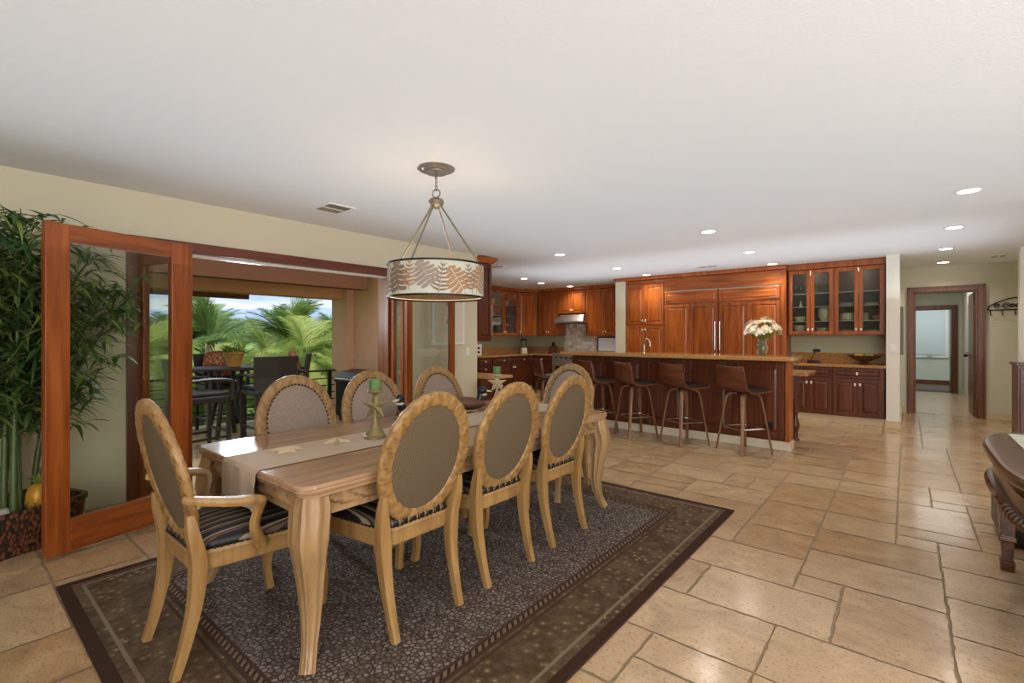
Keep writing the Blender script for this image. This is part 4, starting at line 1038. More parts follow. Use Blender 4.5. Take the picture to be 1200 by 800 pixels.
pa = thing('pineapple_figurine', 'golden pineapple ornament with green crown sitting in the bamboo basket', 'ornament', (-4.12, .415, .2255))
m = MB(); m.lathe([(.03, 0), (.052, .02), (.062, .06), (.060, .10), (.048, .14), (.025, .16)], (0, 0, 0), 20); m.build('fruit', 'pine_gold', pa, smooth=40)
m = MB()
def pr_(z): return .0005+(.052+(.062-.052)*min(1, z/.06) if z < .06 else .062-.016*((z-.06)/.08))
for s_ in (-1, 1):
    for k in range(9):
        pts = []
        for q in range(9):
            z = .015+.125*q/8; a = 2*PI*k/9+s_*q*.16; r = pr_(z); pts.append((r*math.cos(a), r*math.sin(a), z))
        m.tube(pts, .002, 4)
m.build('lattice', 'pine_line', pa)
m = MB(); rnd = random.Random(2)
for k in range(18): a = k*2.4; leafblade(m, Vector((.012*math.cos(a), .012*math.sin(a), .155)), Vector((math.cos(a), math.sin(a), .7+k*.09)), .10, .024, .25)
m.build('crown', 'leaf_mid', pa)
m = MB(); rnd = random.Random(3); m.sphere((0, 0, .02), (.05, .035, .025), 10, 6); st_ = m.build('decor_stone', 'stone_pale', smooth=True); tag(st_, 'pale stone lying in the bamboo basket left of the pineapple', 'stone', loc=(-4.13, .27, .2265))

# ================================================================== RIGHT-HAND CONSOLE TABLE, OTTOMAN, CABINET, HOOK RACK
ct = thing('console_table', 'dark carved table with rounded end at the right edge of the view', 'table', (.93, 3.15, 0))
def sup(a, b, n, N=56): return [(a*abs(math.cos(2*PI*i/N))**(2/n)*(1 if math.cos(2*PI*i/N) > 0 else -1), b*abs(math.sin(2*PI*i/N))**(2/n)*(1 if math.sin(2*PI*i/N) > 0 else -1)) for i in range(N)]
o1 = sup(.63, .82, 3.6)
m = MB(); m.loft([[(x, y, z) for x, y in offset(o1, k, (0, 0))] for z, k in ((.655, .05), (.67, .03), (.69, .035), (.70, .012), (.715, .0), (.735, .0), (.748, .008), (.752, .03))]); m.build('tabletop', 'console_wood', ct, smooth=25)
m = MB(); m.loft([[(x, y, z) for x, y in offset(o1, k, (0, 0))] for z, k in ((.55, .04), (.655, .04))]); m.build('apron', 'console_wood', ct, smooth=40)
m = MB(); o2 = sup(.63, .82, 3.6, 480)
m.torus_loft([[(x*(1-kk/.8), y*(1-kk/.8), z) for kk, z in ((.05, .54), (.022-.012*abs(math.sin(i*PI/4)), .543), (.018-.012*abs(math.sin(i*PI/4)), .566), (.022, .58), (.05, .582))] for i, (x, y) in enumerate(o2)])
m.build('carved_edge', 'dark_iron' if 0 else 'console_wood', ct, smooth=True)
for sx in (-1, 1):
    for sy in (-1, 1):
        m = MB(); cx_, cy_ = sx*.50, sy*.63
        m.loft([[(cx_+a*s_, cy_+b*s_, z) for a, b in ((-1, -1), (1, -1), (1, 1), (-1, 1))] for z, s_ in ((0, .026), (.05, .03), (.06, .022), (.16, .026), (.165, .034), (.185, .034), (.19, .028), (.5, .04), (.55, .042))])
        m.build('leg', 'console_wood', ct, bevel=.003)
m = MB(); m.loft([[(x*.62, y*.72, z) for x, y in o1] for z in (.165, .185)]); m.build('lower_shelf', 'steel', ct)
rn = MB().box(-.33, .33, -.6, .64, 0, .004).build('table_runner', 'chevron'); tag(rn, 'green and white chevron runner on the dark table at right', 'table runner', loc=(.76, 3.12, .753), rz=.0)
om = thing('ottoman', 'black leather box ottoman standing just beyond the far end of the dark table', 'ottoman', (.75, 4.38, 0))
m = MB(); m.loft([[(x, y, z) for x, y in offset(rrect(-.30, .30, -.22, .30, .05), k)] for z, k in ((.03, .01), (.05, 0), (.27, 0), (.275, .004))]); m.build('body', 'black_leather', om, smooth=30)
m = MB(); m.loft([[(x, y, z) for x, y in offset(rrect(-.30, .30, -.22, .30, .05), k)] for z, k in ((.276, .004), (.282, 0), (.34, 0), (.358, .01), (.366, .04))]); m.build('lid_cushion', 'black_leather', om, smooth=30)
for sx in (-.25, .25):
    for sy in (-.17, .25): MB().lathe([(.018, 0), (.022, .031)], (sx, sy, 0), 10).build('foot', 'console_wood', om)
m = MB(); m.lathe([(.03, 0), (.036, .01), (.03, .02), (.01, .028)], (0, 0, 0), 14); dd = m.build('coaster', 'black_plastic', smooth=30); tag(dd, 'small dark round piece on the far end of the dark table', 'coaster', loc=(.66, 3.87, .7525))
cb = thing('side_cabinet', 'dark cabinet with glazed doors at the far right edge against the white wall', 'cabinet', (1.05, 8.44, 0))
MB().box(0, 1.0, .0, .42, .0, .93).build('carcass', 'cherry_dark', cb, bevel=.003); MB().box(-.02, 1.02, -.02, .43, .931, .965).build('top', 'cherry_dark', cb, bevel=.004)
for a in (.02, .51):
    o = door_mesh(a, a+.47, .09, .90, 0, True).build('door', 'cherry_dark', cb, bevel=.003); MB().box(a+.05, a+.42, -.012, -.006, .14, .85).build('pane', 'black_plastic', o); knob(o, a+.03 if a > .3 else a+.44, .5, 0)
hk = thing('hook_rack', 'black wrought iron scroll hook rack on the grey wall right of the doorway', 'coat rack', (1.28, 10.498, 1.70))
m = MB(); m.tube([(-.3, -.01, 0), (.3, -.01, 0)], .008, 8); m.tube(bez([(-.3, -.01, 0), (-.27, -.01, .07), (-.12, -.01, .15), (.0, -.01, .18), (.12, -.01, .15), (.27, -.01, .07), (.3, -.01, 0)], 6), .008, 8)
for s_ in (-1, 1):
    for cx_, r in ((.2, .035), (.10, .045), (.03, .03)):
        m.tube([(s_*cx_+r*(1-k/40)*math.cos(k*.38), -.01, .06+r*(1-k/40)*math.sin(k*.38)*1.1) for k in range(28)], .006, 6)
m.build('scroll', 'dark_iron', hk, smooth=True)
for x in (-.27, -.14, 0, .14, .27):
    m = MB(); m.tube(bez([(x, -.008, .01), (x, -.012, -.05), (x, -.03, -.085), (x, -.055, -.075), (x, -.06, -.055)], 4), .006, 6); m.build('hook', 'dark_iron', hk, smooth=True)

# ================================================================== CROCKERY AND COUNTER THINGS
def lathed(name, label, cat, prof, mat, loc, group=None, seg=20):
    o = MB().lathe(prof, (0, 0, 0), seg, cap=True).build(name, mat, smooth=30); return tag(o, label, cat, group, loc)
bowl = lambda r, h: [(r*.45, 0), (r*.8, h*.4), (r, h), (r*.94, h), (r*.7, h*.45), (r*.3, h*.15)]
plates = lambda r, n: sum([[(r*.6, .012*k), (r, .012*k+.006), (r, .012*k+.010)] for k in range(n)], [])
glassp = [(.022, 0), (.024, .003), (.004, .008), (.004, .06), (.028, .085), (.03, .12), (.026, .135)]
S1, S2, S3, S0 = 1.5305, 1.7605, 1.9705, 1.3355
YS = 8.96
XL, XM, XR, XQ = -1.33, -1.02, -.70, -.40
lathed('serving_bowl', 'large cream bowl on the bottom shelf behind the leftmost glass door by the refrigerators', 'bowl', bowl(.105, .13), 'dish_cream', (XL, YS, S0))
lathed('bowl', 'cream bowl on the shelf above the large cream bowl', 'bowl', bowl(.10, .075), 'dish_cream', (XL, YS, S1))
lathed('bowl', 'cream bowl on the bottom shelf below the pale ridged jar', 'bowl', bowl(.095, .09), 'dish_cream', (XM, YS, S0))
vz = lathed('jar', 'pale ridged round jar in the glass cabinet by the refrigerators', 'jar', [(.05, 0), (.085, .05), (.096, .10), (.092, .12), (.096, .14), (.09, .16), (.094, .18), (.086, .20), (.07, .215)], 'dish_cream', (XM+.03, YS, S1))
lathed('plate_stack', 'short stack of white plates on the upper shelf against the pillar side', 'plates', plates(.105, 4), 'dish_white', (XR, YS, S2))
lathed('casserole', 'cream patterned casserole on the middle shelf of the pillar-side glass cabinet', 'dish', [(.07, 0), (.10, .02), (.10, .10), (.09, .115), (.02, .125)], 'dish_cream', (XR, YS, S1))
lathed('bowl', 'green-grey bowl on the bottom shelf of the pillar-side cabinet, left door', 'bowl', bowl(.10, .06), 'dish_green', (XR, YS, S0))
lathed('plate_stack', 'white plates on the upper shelf behind the rightmost glass door', 'plates', plates(.095, 3), 'dish_white', (XQ, YS, S2))
lathed('canister', 'grey canister on the middle shelf behind the rightmost glass door', 'canister', [(.045, 0), (.045, .11), (.03, .12)], 'dish_green', (XQ-.08, YS+.02, S1))
lathed('bowl', 'brown bowl on the middle shelf behind the rightmost glass door', 'bowl', bowl(.075, .07), 'pottery_tan', (XQ+.08, YS, S1))
lathed('bowl', 'pale green bowl on the bottom shelf behind the rightmost glass door', 'bowl', bowl(.105, .06), 'dish_green', (XQ, YS, S0))
for i, (x, y) in enumerate([(-1.39, 8.93), (-1.32, 8.96), (-1.26, 8.93), (-1.36, 9.03), (-1.10, 8.93), (-1.04, 8.96), (-.97, 8.93), (-1.07, 9.03)]):
    o = MB().lathe(glassp, (0, 0, 0), 14).build('wine_glass', 'vase_glass', smooth=30)
    tag(o, ['stemmed glass on the top shelf behind the leftmost glass door', 'stemmed glass on the top shelf behind the second glass door'][i > 3], 'wine glass', ['stemware behind the leftmost door', 'stemware behind the second door'][i > 3], (x, y, S3))
lathed('figurine', 'small white bottle-shaped piece on the second shelf behind the leftmost glass door', 'bottle', [(.025, 0), (.028, .03), (.012, .06), (.010, .10), (.013, .105)], 'dish_white', (XL+.01, YS, S2))
# left glass cabinet dishes
for nm, lb, ct_, p, mt, y, z in (('plate_stack', 'white plates on the second shelf of the left kitchen glass cabinet, nearer door', 'plates', plates(.09, 4), 'dish_white', 8.25, 1.7805),
    ('bowl', 'pale bowl on the lower shelf of the left kitchen glass cabinet, nearer door', 'bowl', bowl(.09, .09), 'dish_white', 8.25, 1.5505), ('bowl', 'grey-white bowl on the top shelf of the left kitchen glass cabinet, nearer door', 'bowl', bowl(.1, .13), 'dish_white', 8.25, 2.0305),
    ('bowl', 'grey-white bowl on the top shelf of the left kitchen glass cabinet, farther door', 'bowl', bowl(.1, .11), 'dish_white', 8.75, 2.0305), ('plate_stack', 'white plates in the lower part of the left kitchen glass cabinet, farther door', 'plates', plates(.09, 5), 'dish_white', 8.75, 1.5505),
    ('cup', 'small white cup on the bottom of the left kitchen glass cabinet, farther door', 'cup', [(.03, 0), (.04, .06), (.036, .06), (.028, .01)], 'dish_white', 8.62, 1.3355)):
    lathed(nm, lb, ct_, p, mt, (-7.42, y, z))
CT = .8725
fb = thing('fruit_bowl', 'wide dark footed bowl on the counter by the white pillar', 'bowl', (-.48, 8.86, CT))
MB().lathe([(.07, 0), (.05, .012), (.03, .03), (.06, .045), (.16, .09), (.215, .135), (.208, .135), (.15, .10), (.05, .06)], (0, 0, 0), 28).build('bowl', 'pottery_tan' if 0 else 'duck_brown', fb, smooth=30)
for i, (x, y, mt, lb) in enumerate([(-.52, 8.82, 'fruit_yellow', 'yellow fruit at the left of the dark footed bowl'), (-.44, 8.83, 'fruit_green', 'green fruit near the middle of the dark footed bowl'), (-.50, 8.91, 'fruit_red', 'reddish fruit at the back of the dark footed bowl'), (-.57, 8.88, 'fruit_yellow', 'yellow fruit at the back left of the dark footed bowl'), (-.41, 8.89, 'fruit_yellow', 'yellow fruit at the right of the dark footed bowl')]):
    o = thing('fruit', lb, 'fruit', (x, y, CT+.085))
    MB().lathe([(.008, 0), (.03, .008), (.04, .035), (.034, .062), (.012, .074), (.006, .068)], (0, 0, 0), 14).build('flesh', mt, o, smooth=40); m = MB(); m.tube([(0, 0, .066), (.004, 0, .082)], .002, 5); m.build('stem', 'duck_brown', o)
sp = thing('speaker_dock', 'small black device with a cord on the counter left of the fruit bowl', 'device', (-1.12, 8.84, CT))
m = MB(); m.loft([[(x, y, z) for x, y in offset(rrect(-.09, .09, -.06, .06, .02), k)] for z, k in ((0, .002), (.005, 0), (.03, .003), (.038, .02))]); m.build('body', 'black_plastic', sp, smooth=30)
m = MB(); m.tube(bez([(-.05, .06, .02), (-.06, .2, .02), (-.06, .27, .08), (-.02, .285, .17)], 6), .004, 6); m.build('cord', 'black_plastic', sp)
m = MB(); m.box(-.05, .05, .274, .284, .17, .21); m.box(-.03, .03, .262, .274, .178, .2); m.build('plug', 'black_plastic', sp, bevel=.003)
for i, (x, y, s_) in enumerate([(-1.40, 8.80, 1), (-1.34, 8.86, .8)]):
    m = MB(); m.lathe([(.02*s_, 0), (.03*s_, .01), (.028*s_, .03), (.012*s_, .045)], (0, 0, 0), 14); o = m.build('trinket', 'aged_brass', smooth=30); tag(o, ['small brass-toned trinket at the left end of the counter by the refrigerator', 'smaller brass-toned trinket just right of its mate on the counter'][i], 'ornament', loc=(x, y, CT))
# left kitchen counter
bl = thing('blender', 'pale blender with black lid in the kitchen corner', 'blender', (-7.25, 9.25, CT))
MB().lathe([(.085, 0), (.09, .02), (.075, .12), (.06, .14)], (0, 0, 0), 18).build('base', 'dish_cream', bl, smooth=30); MB().lathe([(.055, .141), (.075, .30), (.075, .31)], (0, 0, 0), 18).build('jug', 'vase_glass', bl, smooth=30); MB().lathe([(.078, .311), (.078, .34), (.05, .36)], (0, 0, 0), 18).build('lid', 'black_plastic', bl, smooth=30)
pf = thing('decor_plate', 'bright framed patterned plate on the left kitchen counter', 'ornament', (-7.3, 7.55, CT), PI/2-.5)
m = MB(); m.box(-.17, .17, -.012, .012, .0, .24); o = m.build('panel', 'dish_white', pf, bevel=.006)
m = MB(); [m.sphere((-.1+.1*k, -.013, .07+.09*q), (.032, .003, .03), 10, 5) for k in range(3) for q in range(2)]; m.build('pattern', 'black_plastic', pf)
m = MB(); m.box(-.12, .12, .0, .10, 0, .012); m.build('stand', 'dark_iron', pf)
jr = lathed('jar', 'small dark jar near the end of the left kitchen counter', 'jar', [(.05, 0), (.06, .05), (.05, .12), (.03, .14), (.035, .17)], 'duck_brown', (-7.2, 6.95, CT))
kb = thing('knife_block', 'brown wooden utensil block on the back counter left of the mosaic', 'knife block', (-6.62, 9.55, CT), -.3)
m = MB(); m.loft([[(x, y+sh_, z) for x, y in ((-.06, -.08), (.06, -.08), (.06, .08), (-.06, .08))] for z, sh_ in ((0, 0), (.19, .05))]); m.build('block', 'walnut', kb, bevel=.005)
for k in range(5): m = MB(); m.box(-.045+.02*k, -.035+.02*k, .03, .055, .19, .27); m.build('knife_handle', 'black_plastic', kb)
dj = lathed('soap_bottle', 'dark bottle on the back counter by the pale wall stub', 'bottle', [(.03, 0), (.03, .1), (.012, .13), (.012, .17)], 'black_plastic', (-4.80, 9.5, CT))

# ================================================================== LANAI AND VIEW
struct(MB().box(-7.95, -4.85, -2.5, 4.8, -.12, -.015).build('floor_lanai', 'lanai_tile'))
struct(MB().box(-9.2, -4.85, -2.5, 4.8, 2.45, 2.55).build('ceiling_lanai', 'beam_peach'))
bm_ = sbox('trim_15', 'beam_brown', -6.55, -6.35, -2.5, 4.22, 2.0, 2.45); sbox('trim_16', 'beam_peach', -7.8, -7.5, -2.5, 4.55, 1.93, 2.45)
sbox('trim_17', 'beam_brown', -7.86, -7.80, -2.5, 3.1, 1.86, 2.0)
sbox('wall_lanai_column', 'stucco_peach', -7.85, -7.35, 4.5, 5.0, -.12, 2.45)
sbox('wall_lanai_side', 'stucco_peach', -7.35, -4.86, 4.62, 4.79, -.12, 2.45)
rl = thing('lanai_railing', 'dark metal railing along the lanai edge', 'railing', (-7.75, 0, -.015))
m = MB(); m.box(-.025, .025, -2.3, 4.49, .70, .73); m.build('top_rail', 'dark_iron', rl, bevel=.004)
for z in (.10, .22, .34, .46, .58): m = MB(); m.tube([(0, -2.3, z), (0, 4.49, z)], .009, 6); m.build('cable_rail', 'dark_iron', rl)
for y in (-2.0, -.4, 1.3, 2.9, 4.4): MB().box(-.025, .025, y-.025, y+.025, 0, .70).build('post', 'dark_iron', rl)
m = MB(); m.tube(bez([(-8.1, 4.35, 2.25), (-8.1, 4.35, 2.1), (-8.0, 4.75, 1.92), (-7.99, 4.85, 1.85), (-7.99, 4.87, 1.2), (-7.99, 4.87, -4.19)], 5), .035, 10); dp = m.build('downspout', 'steel', smooth=True); tag(dp, 'grey bent downspout by the peach lanai column', 'pipe')
# grill
gr = thing('barbecue_grill', 'dark barbecue grill at the right end of the lanai', 'grill', (-6.45, 4.25, -.015))
MB().box(-.4, .4, -.26, .28, .08, .60).build('cart', 'dark_iron', gr, bevel=.01)
m = MB(); m.loft([[(-.42, y, z) for y, z in ((-.28, .60), (-.28, .66), (-.18, .75), (.05, .79), (.28, .74), (.29, .60))], [(.42, y, z) for y, z in ((-.28, .60), (-.28, .66), (-.18, .75), (.05, .79), (.28, .74), (.29, .60))]]); m.build('lid', 'black_plastic', gr, bevel=.01)
m = MB(); m.tube([(-.3, -.33, .66), (.3, -.33, .66)], .012); m.build('handle', 'steel', gr)
for x in (-.33, .33):
    for y in (-.2, .22): MB().lathe([(.04, 0), (.04, .079)], (x, y, 0), 10).build('caster', 'black_plastic', gr)
# bar-height table
bt = thing('bar_table', 'round bar-height table with dark wicker base on the lanai', 'table', (-6.80, 2.42, -.015))
MB().lathe([(.40, .875), (.42, .885), (.42, .905), (.40, .91)], (0, 0, 0), 36).build('tabletop', 'wicker_black', bt, smooth=30)
for a in range(4):
    a = PI/4+a*PI/2; MB().tube([(.20*math.cos(a), .20*math.sin(a), .875), (.13*math.cos(a), .13*math.sin(a), .45), (.23*math.cos(a), .23*math.sin(a), 0)], .026, 8, 'square').build('leg', 'weave', bt, smooth=40)
pt = thing('potted_plant', 'leafy green plant in a yellow clay pot on the lanai bar table', 'plant', (-6.82, 2.52, .8955))
MB().lathe([(.075, 0), (.10, .10), (.12, .16), (.13, .165), (.13, .19), (.11, .19), (.10, .15)], (0, 0, 0), 20).build('pot', 'terracotta', pt, smooth=30)
m = MB(); rnd = random.Random(9)
for k in range(160): a = rnd.uniform(0, 2*PI); leafblade(m, Vector((rnd.uniform(-.08, .08), rnd.uniform(-.08, .08), .17)), Vector((math.cos(a), math.sin(a), rnd.uniform(.2, 1.6))), rnd.uniform(.12, .26), .05, rnd.uniform(.2, .8))
m.build('leaves', 'leaf_mid', pt)
# wicker bar chairs
def wicker(label, loc, rz):
    t = thing('wicker_bar_chair', label, 'bar chair', loc, rz)
    m = MB(); m.box(-.25, .25, -.23, .25, .585, .65); m.build('seat', 'weave', t, bevel=.015)
    MB().box(-.23, .23, -.2, .24, .651, .69).build('seat_cushion', 'dark_leather', t, bevel=.015)
    m = MB(); m.loft([[(x, -.23-.0+yy, z) for x, yy in ((-w_, .02), (0, -.02), (w_, .02), (w_, .055), (0, .015), (-w_, .055))] for z, w_ in ((.58, .245), (.8, .255))] + [[(x, -.27+yy, 1.06) for x, yy in ((-.27, .02), (0, -.02), (.27, .02), (.27, .055), (0, .015), (-.27, .055))]]); m.build('backrest', 'weave', t, bevel=.008)
    for s_ in (-1, 1):
        MB().tube(bez([(s_*.265, -.23, .82), (s_*.275, .0, .835), (s_*.275, .2, .82), (s_*.262, .245, .78), (s_*.255, .245, .60)], 4), .02, 8, 'square').build('armrest', 'weave', t, smooth=40)
        for y in (-.21, .225): MB().box(s_*.225-.018, s_*.225+.018, y-.018, y+.018, 0, .585).build('leg', 'weave', t)
    m = MB()
    for z in (.18,): m.box(-.21, .21, -.22, -.20, z, z+.025); m.box(-.21, .21, .215, .235, z+.06, z+.085); m.box(-.235, -.215, -.2, .215, z, z+.025); m.box(.215, .235, -.2, .215, z, z+.025)
    m.build('foot_rails', 'weave', t)
    return t
wc = wicker('black wicker bar chair with its back to the room, nearest on the lanai', (-6.22, 2.70, -.015), PI/2)
dup(wc, 'wicker bar chair at left of the lanai bar table, seen side-on past the door', (-6.05, 1.86, -.015), .1)
dup(wc, 'wicker bar chair on the far side of the lanai bar table, behind the clay pot', (-7.36, 2.55, -.015), -PI/2)
dup(wc, 'wicker bar chair right of the lanai bar table with a rust pillow', (-6.85, 3.28, -.015), PI-.5)
def pillow(label, loc, rot, mt):
    m = MB(); R = []
    for k in range(9):
        v = -1+2*k/8; R.append([(.19*math.cos(a_)*abs(math.cos(a_))**-.45*(1-.5*abs(v)**3) if abs(math.cos(a_)) > 1e-3 else 0, .07*v*(1), .19*math.sin(a_)*abs(math.sin(a_))**-.45*(1-.5*abs(v)**3) if abs(math.sin(a_)) > 1e-3 else 0) for a_ in [2*PI*i/24+.01 for i in range(24)]])
    o = m.loft(R).build('pillow', mt, smooth='all'); tag(o, label, 'pillow', loc=loc); o.rotation_euler = rot
pillow('rust patterned pillow leaning in the right-hand lanai bar chair', (-6.93, 3.38, .90), (-.2, 0, PI-.5), 'pillow')
pillow('rust patterned pillow on the far lanai bar chair behind the clay pot', (-7.45, 2.55, .90), (-.15, 0, -PI/2), 'pillow')

# ground, hedge, palms, hills
gd = struct(MB().box(-400, -8.6, -200, 400, -4.3, -4.2).build('ground', 'grass_ground'))
hm = MB(); rnd = random.Random(17)
def frond_mesh(name, mt, L, droop, nl, wl, seedv):
    m = MB(); rnd = random.Random(seedv); pts = []
    for k in range(13):
        u = k/12; pts.append(Vector((L*u*(1-.18*u), 0, L*(.5*u-droop*u*u))))
    m.tube(pts, [.03*(1-.85*k/12) for k in range(13)], 5)
    for k in range(nl):
        u = .12+.88*k/nl; f = u*12; i = min(11, int(f)); p = pts[i].lerp(pts[i+1], f-i); tg = (pts[i+1]-pts[i]).normalized()
        ll = wl*(math.sin(PI*min(1, .12+.9*u))**.7)
        for s_ in (-1, 1):
            d = (tg*1.0+Vector((0, s_*1.0, 0))+Vector((0, 0, rnd.uniform(-.05, .5)))).normalized(); leafblade(m, p, d, ll*rnd.uniform(.85, 1.1), .026, rnd.uniform(.1, .45))
    me = m.build(name, mt); return me
fr = [frond_mesh('frond', 'palm_light', 1.9, .42, 38, .55, 1), frond_mesh('frond', 'palm_green', 1.8, .55, 38, .52, 2), frond_mesh('frond', 'palm_dark', 1.7, .36, 36, .5, 3)]
def palm(label, x, y, top, n, sc, kinds, group='palms beyond the lanai'):
    t = thing('palm_tree', label, 'palm tree', (x, y, -4.2), rnd.uniform(0, 6), group)
    H = top+4.2
    pts = [(0.12*math.sin(k*.5), 0.06*k/10, H*k/10) for k in range(11)]
    MB().tube(pts, [.17-.006*k for k in range(11)], 10).build('trunk', 'palm_trunk', t, smooth=True)
    for k in range(n):
        o = bpy.data.objects.new('frond', fr[kinds[k % len(kinds)]].data); COL.objects.link(o); o.parent = t
        tilt = -1.15+1.35*((k*.618) % 1)
        o.location = (pts[-1][0], pts[-1][1], H-.05); o.rotation_euler = (rnd.uniform(-.3, .3), tilt, k*2.399); o.scale = (sc*rnd.uniform(.85, 1.1),)*3
D = [(-11.6, 2.2, -.1, .95, (0, 1, 0)), (-10.9, 3.4, -1.1, .9, (0, 1)), (-13.4, 4.3, 1.05, .85, (1, 2, 2)), (-14.8, 7.2, 1.15, .95, (1, 2)), (-12.4, 6.2, .25, .8, (0, 1)), (-12.6, 8.0, .75, .8, (1, 0)), (-15.6, 10.6, 1.1, 1.0, (1, 0)),
     (-11.0, 5.0, -.9, .85, (0, 1)), (-17, 5.4, 1.1, .9, (2, 1)), (-10.6, 6.3, -.7, .8, (0, 0, 1)), (-13.2, 1.6, 1.0, 1.0, (0, 1)), (-18, 8.5, .9, 1.0, (2,)), (-19, 12.8, 1.3, 1.0, (1, 2)), (-10.6, 1.2, -1.2, .85, (0,)), (-20, 3.2, 1.2, 1, (2, 1)), (-11.8, 7.6, -.2, .8, (0, 1))]
LB = ['bright green palm at the left behind the side-on lanai bar chair', 'low bright palm just below the railing at left', 'tall dark green palm left of the middle of the view', 'tall grey-green palm right of the clay pot', 'yellow-green low palm behind the black bar chair', 'mid-height palm left of the peach column', 'tall palm partly hidden by the peach column',
      'low light palm behind the bar table', 'distant dark palm beyond the clay pot', 'low bright palm at the foot of the peach column', 'palm seen through the left door glass, rising behind the bar chair', 'distant dark palm in the middle right of the view', 'farthest palm behind the column side', 'low pale palm at the far left below the railing', 'distant palm seen above the left railing', 'light green palm between column and rust pillow']
for (x, y, tp, sc, kd), lb in zip(D, LB): palm(lb, x, y, tp+(.45 if tp < .3 else .1), 32, sc*1.08, kd)
rq = random.Random(44)
for k in range(16):
    x = -rq.uniform(13.5, 23); palm('distant palm crown in the dense grove beyond the lanai', x, -x*(.10+.68*((k+rq.random()*.6)/16)), rq.uniform(.45, .95), 22, 1.0, ((1, 2), (1, 0), (2, 1))[k % 3], 'distant grove palms')
for k in range(14):
    x = -rq.uniform(9.8, 13); palm('low bright palm in the mass of fronds below the railing', x, -x*(.12+.60*((k+rq.random()*.6)/14)), rq.uniform(-.75, .1), 20, .8, ((0, 1), (1, 0), (0, 0, 1))[k % 3], 'low palms below the railing')
for o in fr: bpy.data.objects.remove(o)
m = MB(); rnd = random.Random(31)
for k in range(14000):
    u = rnd.random(); x = rnd.uniform(-22, -9.3); y = -x*rnd.uniform(.02, .9); z = -4.2+rnd.random()**.35*(2.1+2.0*min(1, (-x-9.3)/8)+.5*math.sin(x*1.3+y*.9))
    a = rnd.uniform(0, 2*PI); leafblade(m, Vector((x, y, z)), Vector((math.cos(a), math.sin(a), rnd.uniform(-.2, .9))), rnd.uniform(.35, .8), .16, .4)
hg = m.build('shrubbery', 'hedge'); hg['kind'] = 'stuff'; hg['label'] = 'mass of green shrubs filling the garden below the lanai'; hg['category'] = 'shrubs'
def ridge(name, mt, dist, prof, label):
    m = MB(); f = Vector((-.636, .771, 0)); r = Vector((.771, .636, 0)); R = []
    n = 120
    for i in range(n+1):
        u = -1.3+1.9*i/n; k = (u+1.3)/1.9*(len(prof)-1); a = min(len(prof)-2, int(k)); h_ = prof[a]+(prof[a+1]-prof[a])*(k-a)
        h_ += dist*.0016*(math.sin(i*1.7)+.6*math.sin(i*3.1+1)); b = f*dist+r*dist*u
        R.append([b+Vector((0, 0, -60)), b*.96+Vector((0, 0, h_*.45)), b+Vector((0, 0, h_)), b*1.25+Vector((0, 0, -60))])
    m.loft(R, False, False); return struct(m.build(name, mt, smooth='all'))
ridge('hills', 'hill_blue', 3000, [90, 120, 150, 165, 172, 178, 190, 150, 90, 60, 40, 40], '')
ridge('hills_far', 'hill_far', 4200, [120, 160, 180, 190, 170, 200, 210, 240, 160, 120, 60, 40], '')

# ================================================================== WORLD, LIGHTS, CAMERA
wd = bpy.data.worlds.new('sky'); SC.world = wd; wd.use_nodes = True; nt = wd.node_tree; nt.nodes.clear()
N_ = nt.nodes.new; tc_ = N_('ShaderNodeTexCoord'); mp = N_('ShaderNodeMapping'); mp.inputs['Scale'].default_value = (1.2, 1.2, 4.5)
nt.links.new(tc_.outputs['Generated'], mp.inputs[0]); nz = N_('ShaderNodeTexNoise'); nz.inputs['Scale'].default_value = 3.6; nz.inputs['Detail'].default_value = 7; nz.inputs['Roughness'].default_value = .58
nt.links.new(mp.outputs[0], nz.inputs['Vector']); rp = N_('ShaderNodeValToRGB'); e = rp.color_ramp.elements
e[0].position = .36; e[0].color = hx('#a9c9ec'); e[1].position = .66; e[1].color = hx('#ffffff'); q = e.new(.5); q.color = hx('#dfe8f2'); nt.links.new(nz.outputs['Fac'], rp.inputs[0])
sx = N_('ShaderNodeSeparateXYZ'); nt.links.new(tc_.outputs['Generated'], sx.inputs[0]); r2 = N_('ShaderNodeValToRGB'); r2.color_ramp.elements[0].position = .0; r2.color_ramp.elements[0].color = (0, 0, 0, 1); r2.color_ramp.elements[1].position = .02; r2.color_ramp.elements[1].color = (1, 1, 1, 1)
nt.links.new(sx.outputs[2], r2.inputs[0]); mx = N_('ShaderNodeMix'); mx.data_type = 'RGBA'; nt.links.new(r2.outputs[0], mx.inputs[0]); mx.inputs[6].default_value = hx('#9fb58f'); nt.links.new(rp.outputs[0], mx.inputs[7])
bg = N_('ShaderNodeBackground'); bg.inputs[1].default_value = 1.0; nt.links.new(mx.outputs[2], bg.inputs[0]); ow = N_('ShaderNodeOutputWorld'); nt.links.new(bg.outputs[0], ow.inputs[0])
def lamp(name, typ, loc, rot, energy, color=(1, 1, 1), **kw):
    d = bpy.data.lights.new(name, typ); d.energy = energy; d.color = color
    for k, v in kw.items(): setattr(d, k, v)
    o = bpy.data.objects.new(name, d); COL.objects.link(o); o.location = loc; o.rotation_euler = rot; return o
lamp('sun', 'SUN', (0, 0, 20), Vector((-.55, .25, -.8)).to_track_quat('-Z', 'Y').to_euler(), 3.2, (1, .95, .86), angle=.02)
lamp('pendant_bulb', 'POINT', (-2.49, 2.20, 1.66), (0, 0, 0), 2.5, (1, .90, .76), shadow_soft_size=.08)
def area(name, loc, target, energy, sx_, sy_, color=(1, 1, 1)):
    d = Vector(target)-Vector(loc); return lamp(name, 'AREA', loc, d.to_track_quat('-Z', 'Y').to_euler(), energy, color, shape='RECTANGLE', size=sx_, size_y=sy_)
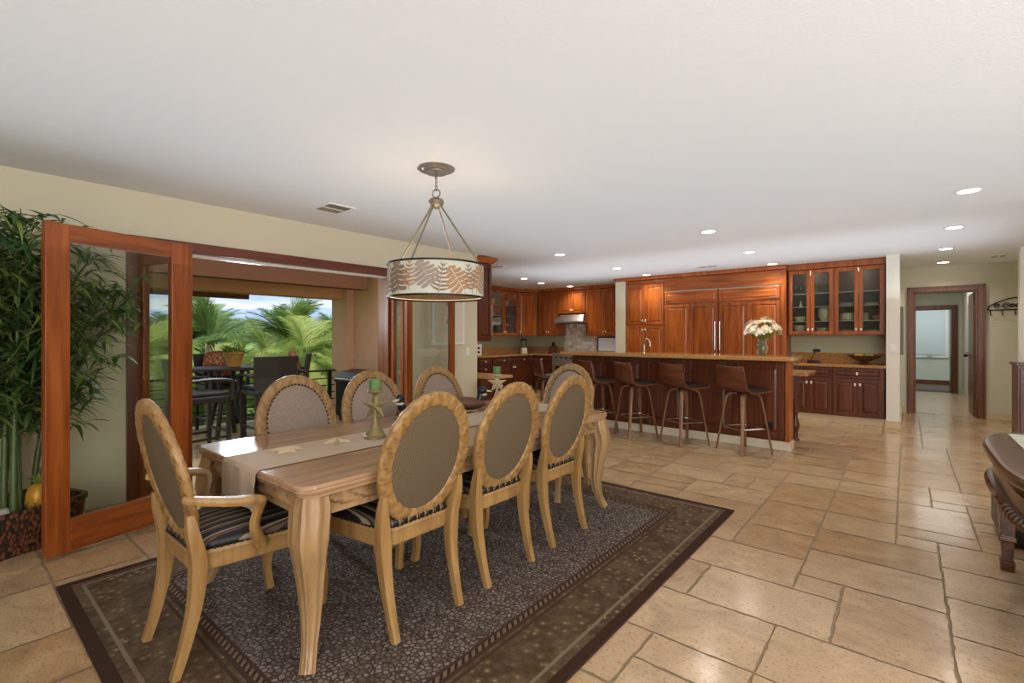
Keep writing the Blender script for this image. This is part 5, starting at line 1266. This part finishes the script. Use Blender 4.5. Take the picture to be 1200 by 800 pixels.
area('rear_fill_light', (1.6, -2.6, 1.5), (-1.6, 5, 1.0), 150, 3.4, 1.9, (.97, .98, 1))  # added fill lamp behind the camera, no window built there
area('right_fill_light', (3.1, 2.0, 1.5), (-3, 4.5, 1.0), 120, 4.0, 1.8, (1, .97, .93))  # added fill lamp in front of the plain right wall
area('bounce_fill_dining', (-.9, 2.0, 1.8), (-.9, 2.001, 3), 66, 6.5, 8.0, (.74, .87, 1))  # unseen upward fill added to brighten the dining ceiling
area('bounce_fill_kitchen', (-2.4, 7.4, 1.8), (-2.4, 7.401, 3), 30, 6.5, 2.2, (.76, .88, 1))  # second unseen upward fill, added for the kitchen ceiling
area('lanai_fill_light', (-5.6, 2.4, 2.43), (-5.6, 2.401, 0), 28, 1.2, 4.4, (1, .97, .92))  # added lamp hidden above the opening to lift the lanai
for x_, y_ in ((-1.16, 8.93), (-.55, 8.93), (-7.42, 8.25), (-7.42, 8.75)): lamp('cabinet_fill_light', 'POINT', (x_, y_, 2.29 if x_ > -2 else 2.31), (0, 0, 0), 1.3 if x_ > -2 else .6, (1, .93, .82), shadow_soft_size=.02)  # added fill points to brighten the dishes behind glass
area('doorway_daylight_fill', (-5.35, 2.25, 2.3), (-2.6, 2.4, .3), 60, .25, 2.2, (.78, .89, 1))  # hidden lamp added to strengthen daylight through the opening
area('hall_room_light', (.5, 12.6, 2.25), (.5, 12.7, 0), 13, .8, 2.5, (1, .98, .95))
area('far_room_light', (.5, 16, 2.25), (.5, 16, 0), 16, 1.2, 1.2, (.92, .97, 1))

cam = bpy.data.cameras.new('camera'); co = bpy.data.objects.new('camera', cam); COL.objects.link(co); SC.camera = co
cam.sensor_width = 36; cam.lens = 560/1200*36; cam.shift_y = -6/1200; cam.clip_start = .05; cam.clip_end = 9000
co.location = (0, 0, 1.29); co.rotation_euler = (PI/2, 0, math.atan(462/560))
SC.view_settings.view_transform = 'Standard'; SC.view_settings.look = 'None'; SC.view_settings.exposure = .3; SC.view_settings.gamma = 1
SC.cycles.max_bounces = 10; SC.cycles.diffuse_bounces = 5; SC.cycles.transparent_max_bounces = 16; SC.cycles.caustics_reflective = False; SC.cycles.caustics_refractive = False; SC.cycles.sample_clamp_indirect = 4
SC.cycles.use_denoising = True
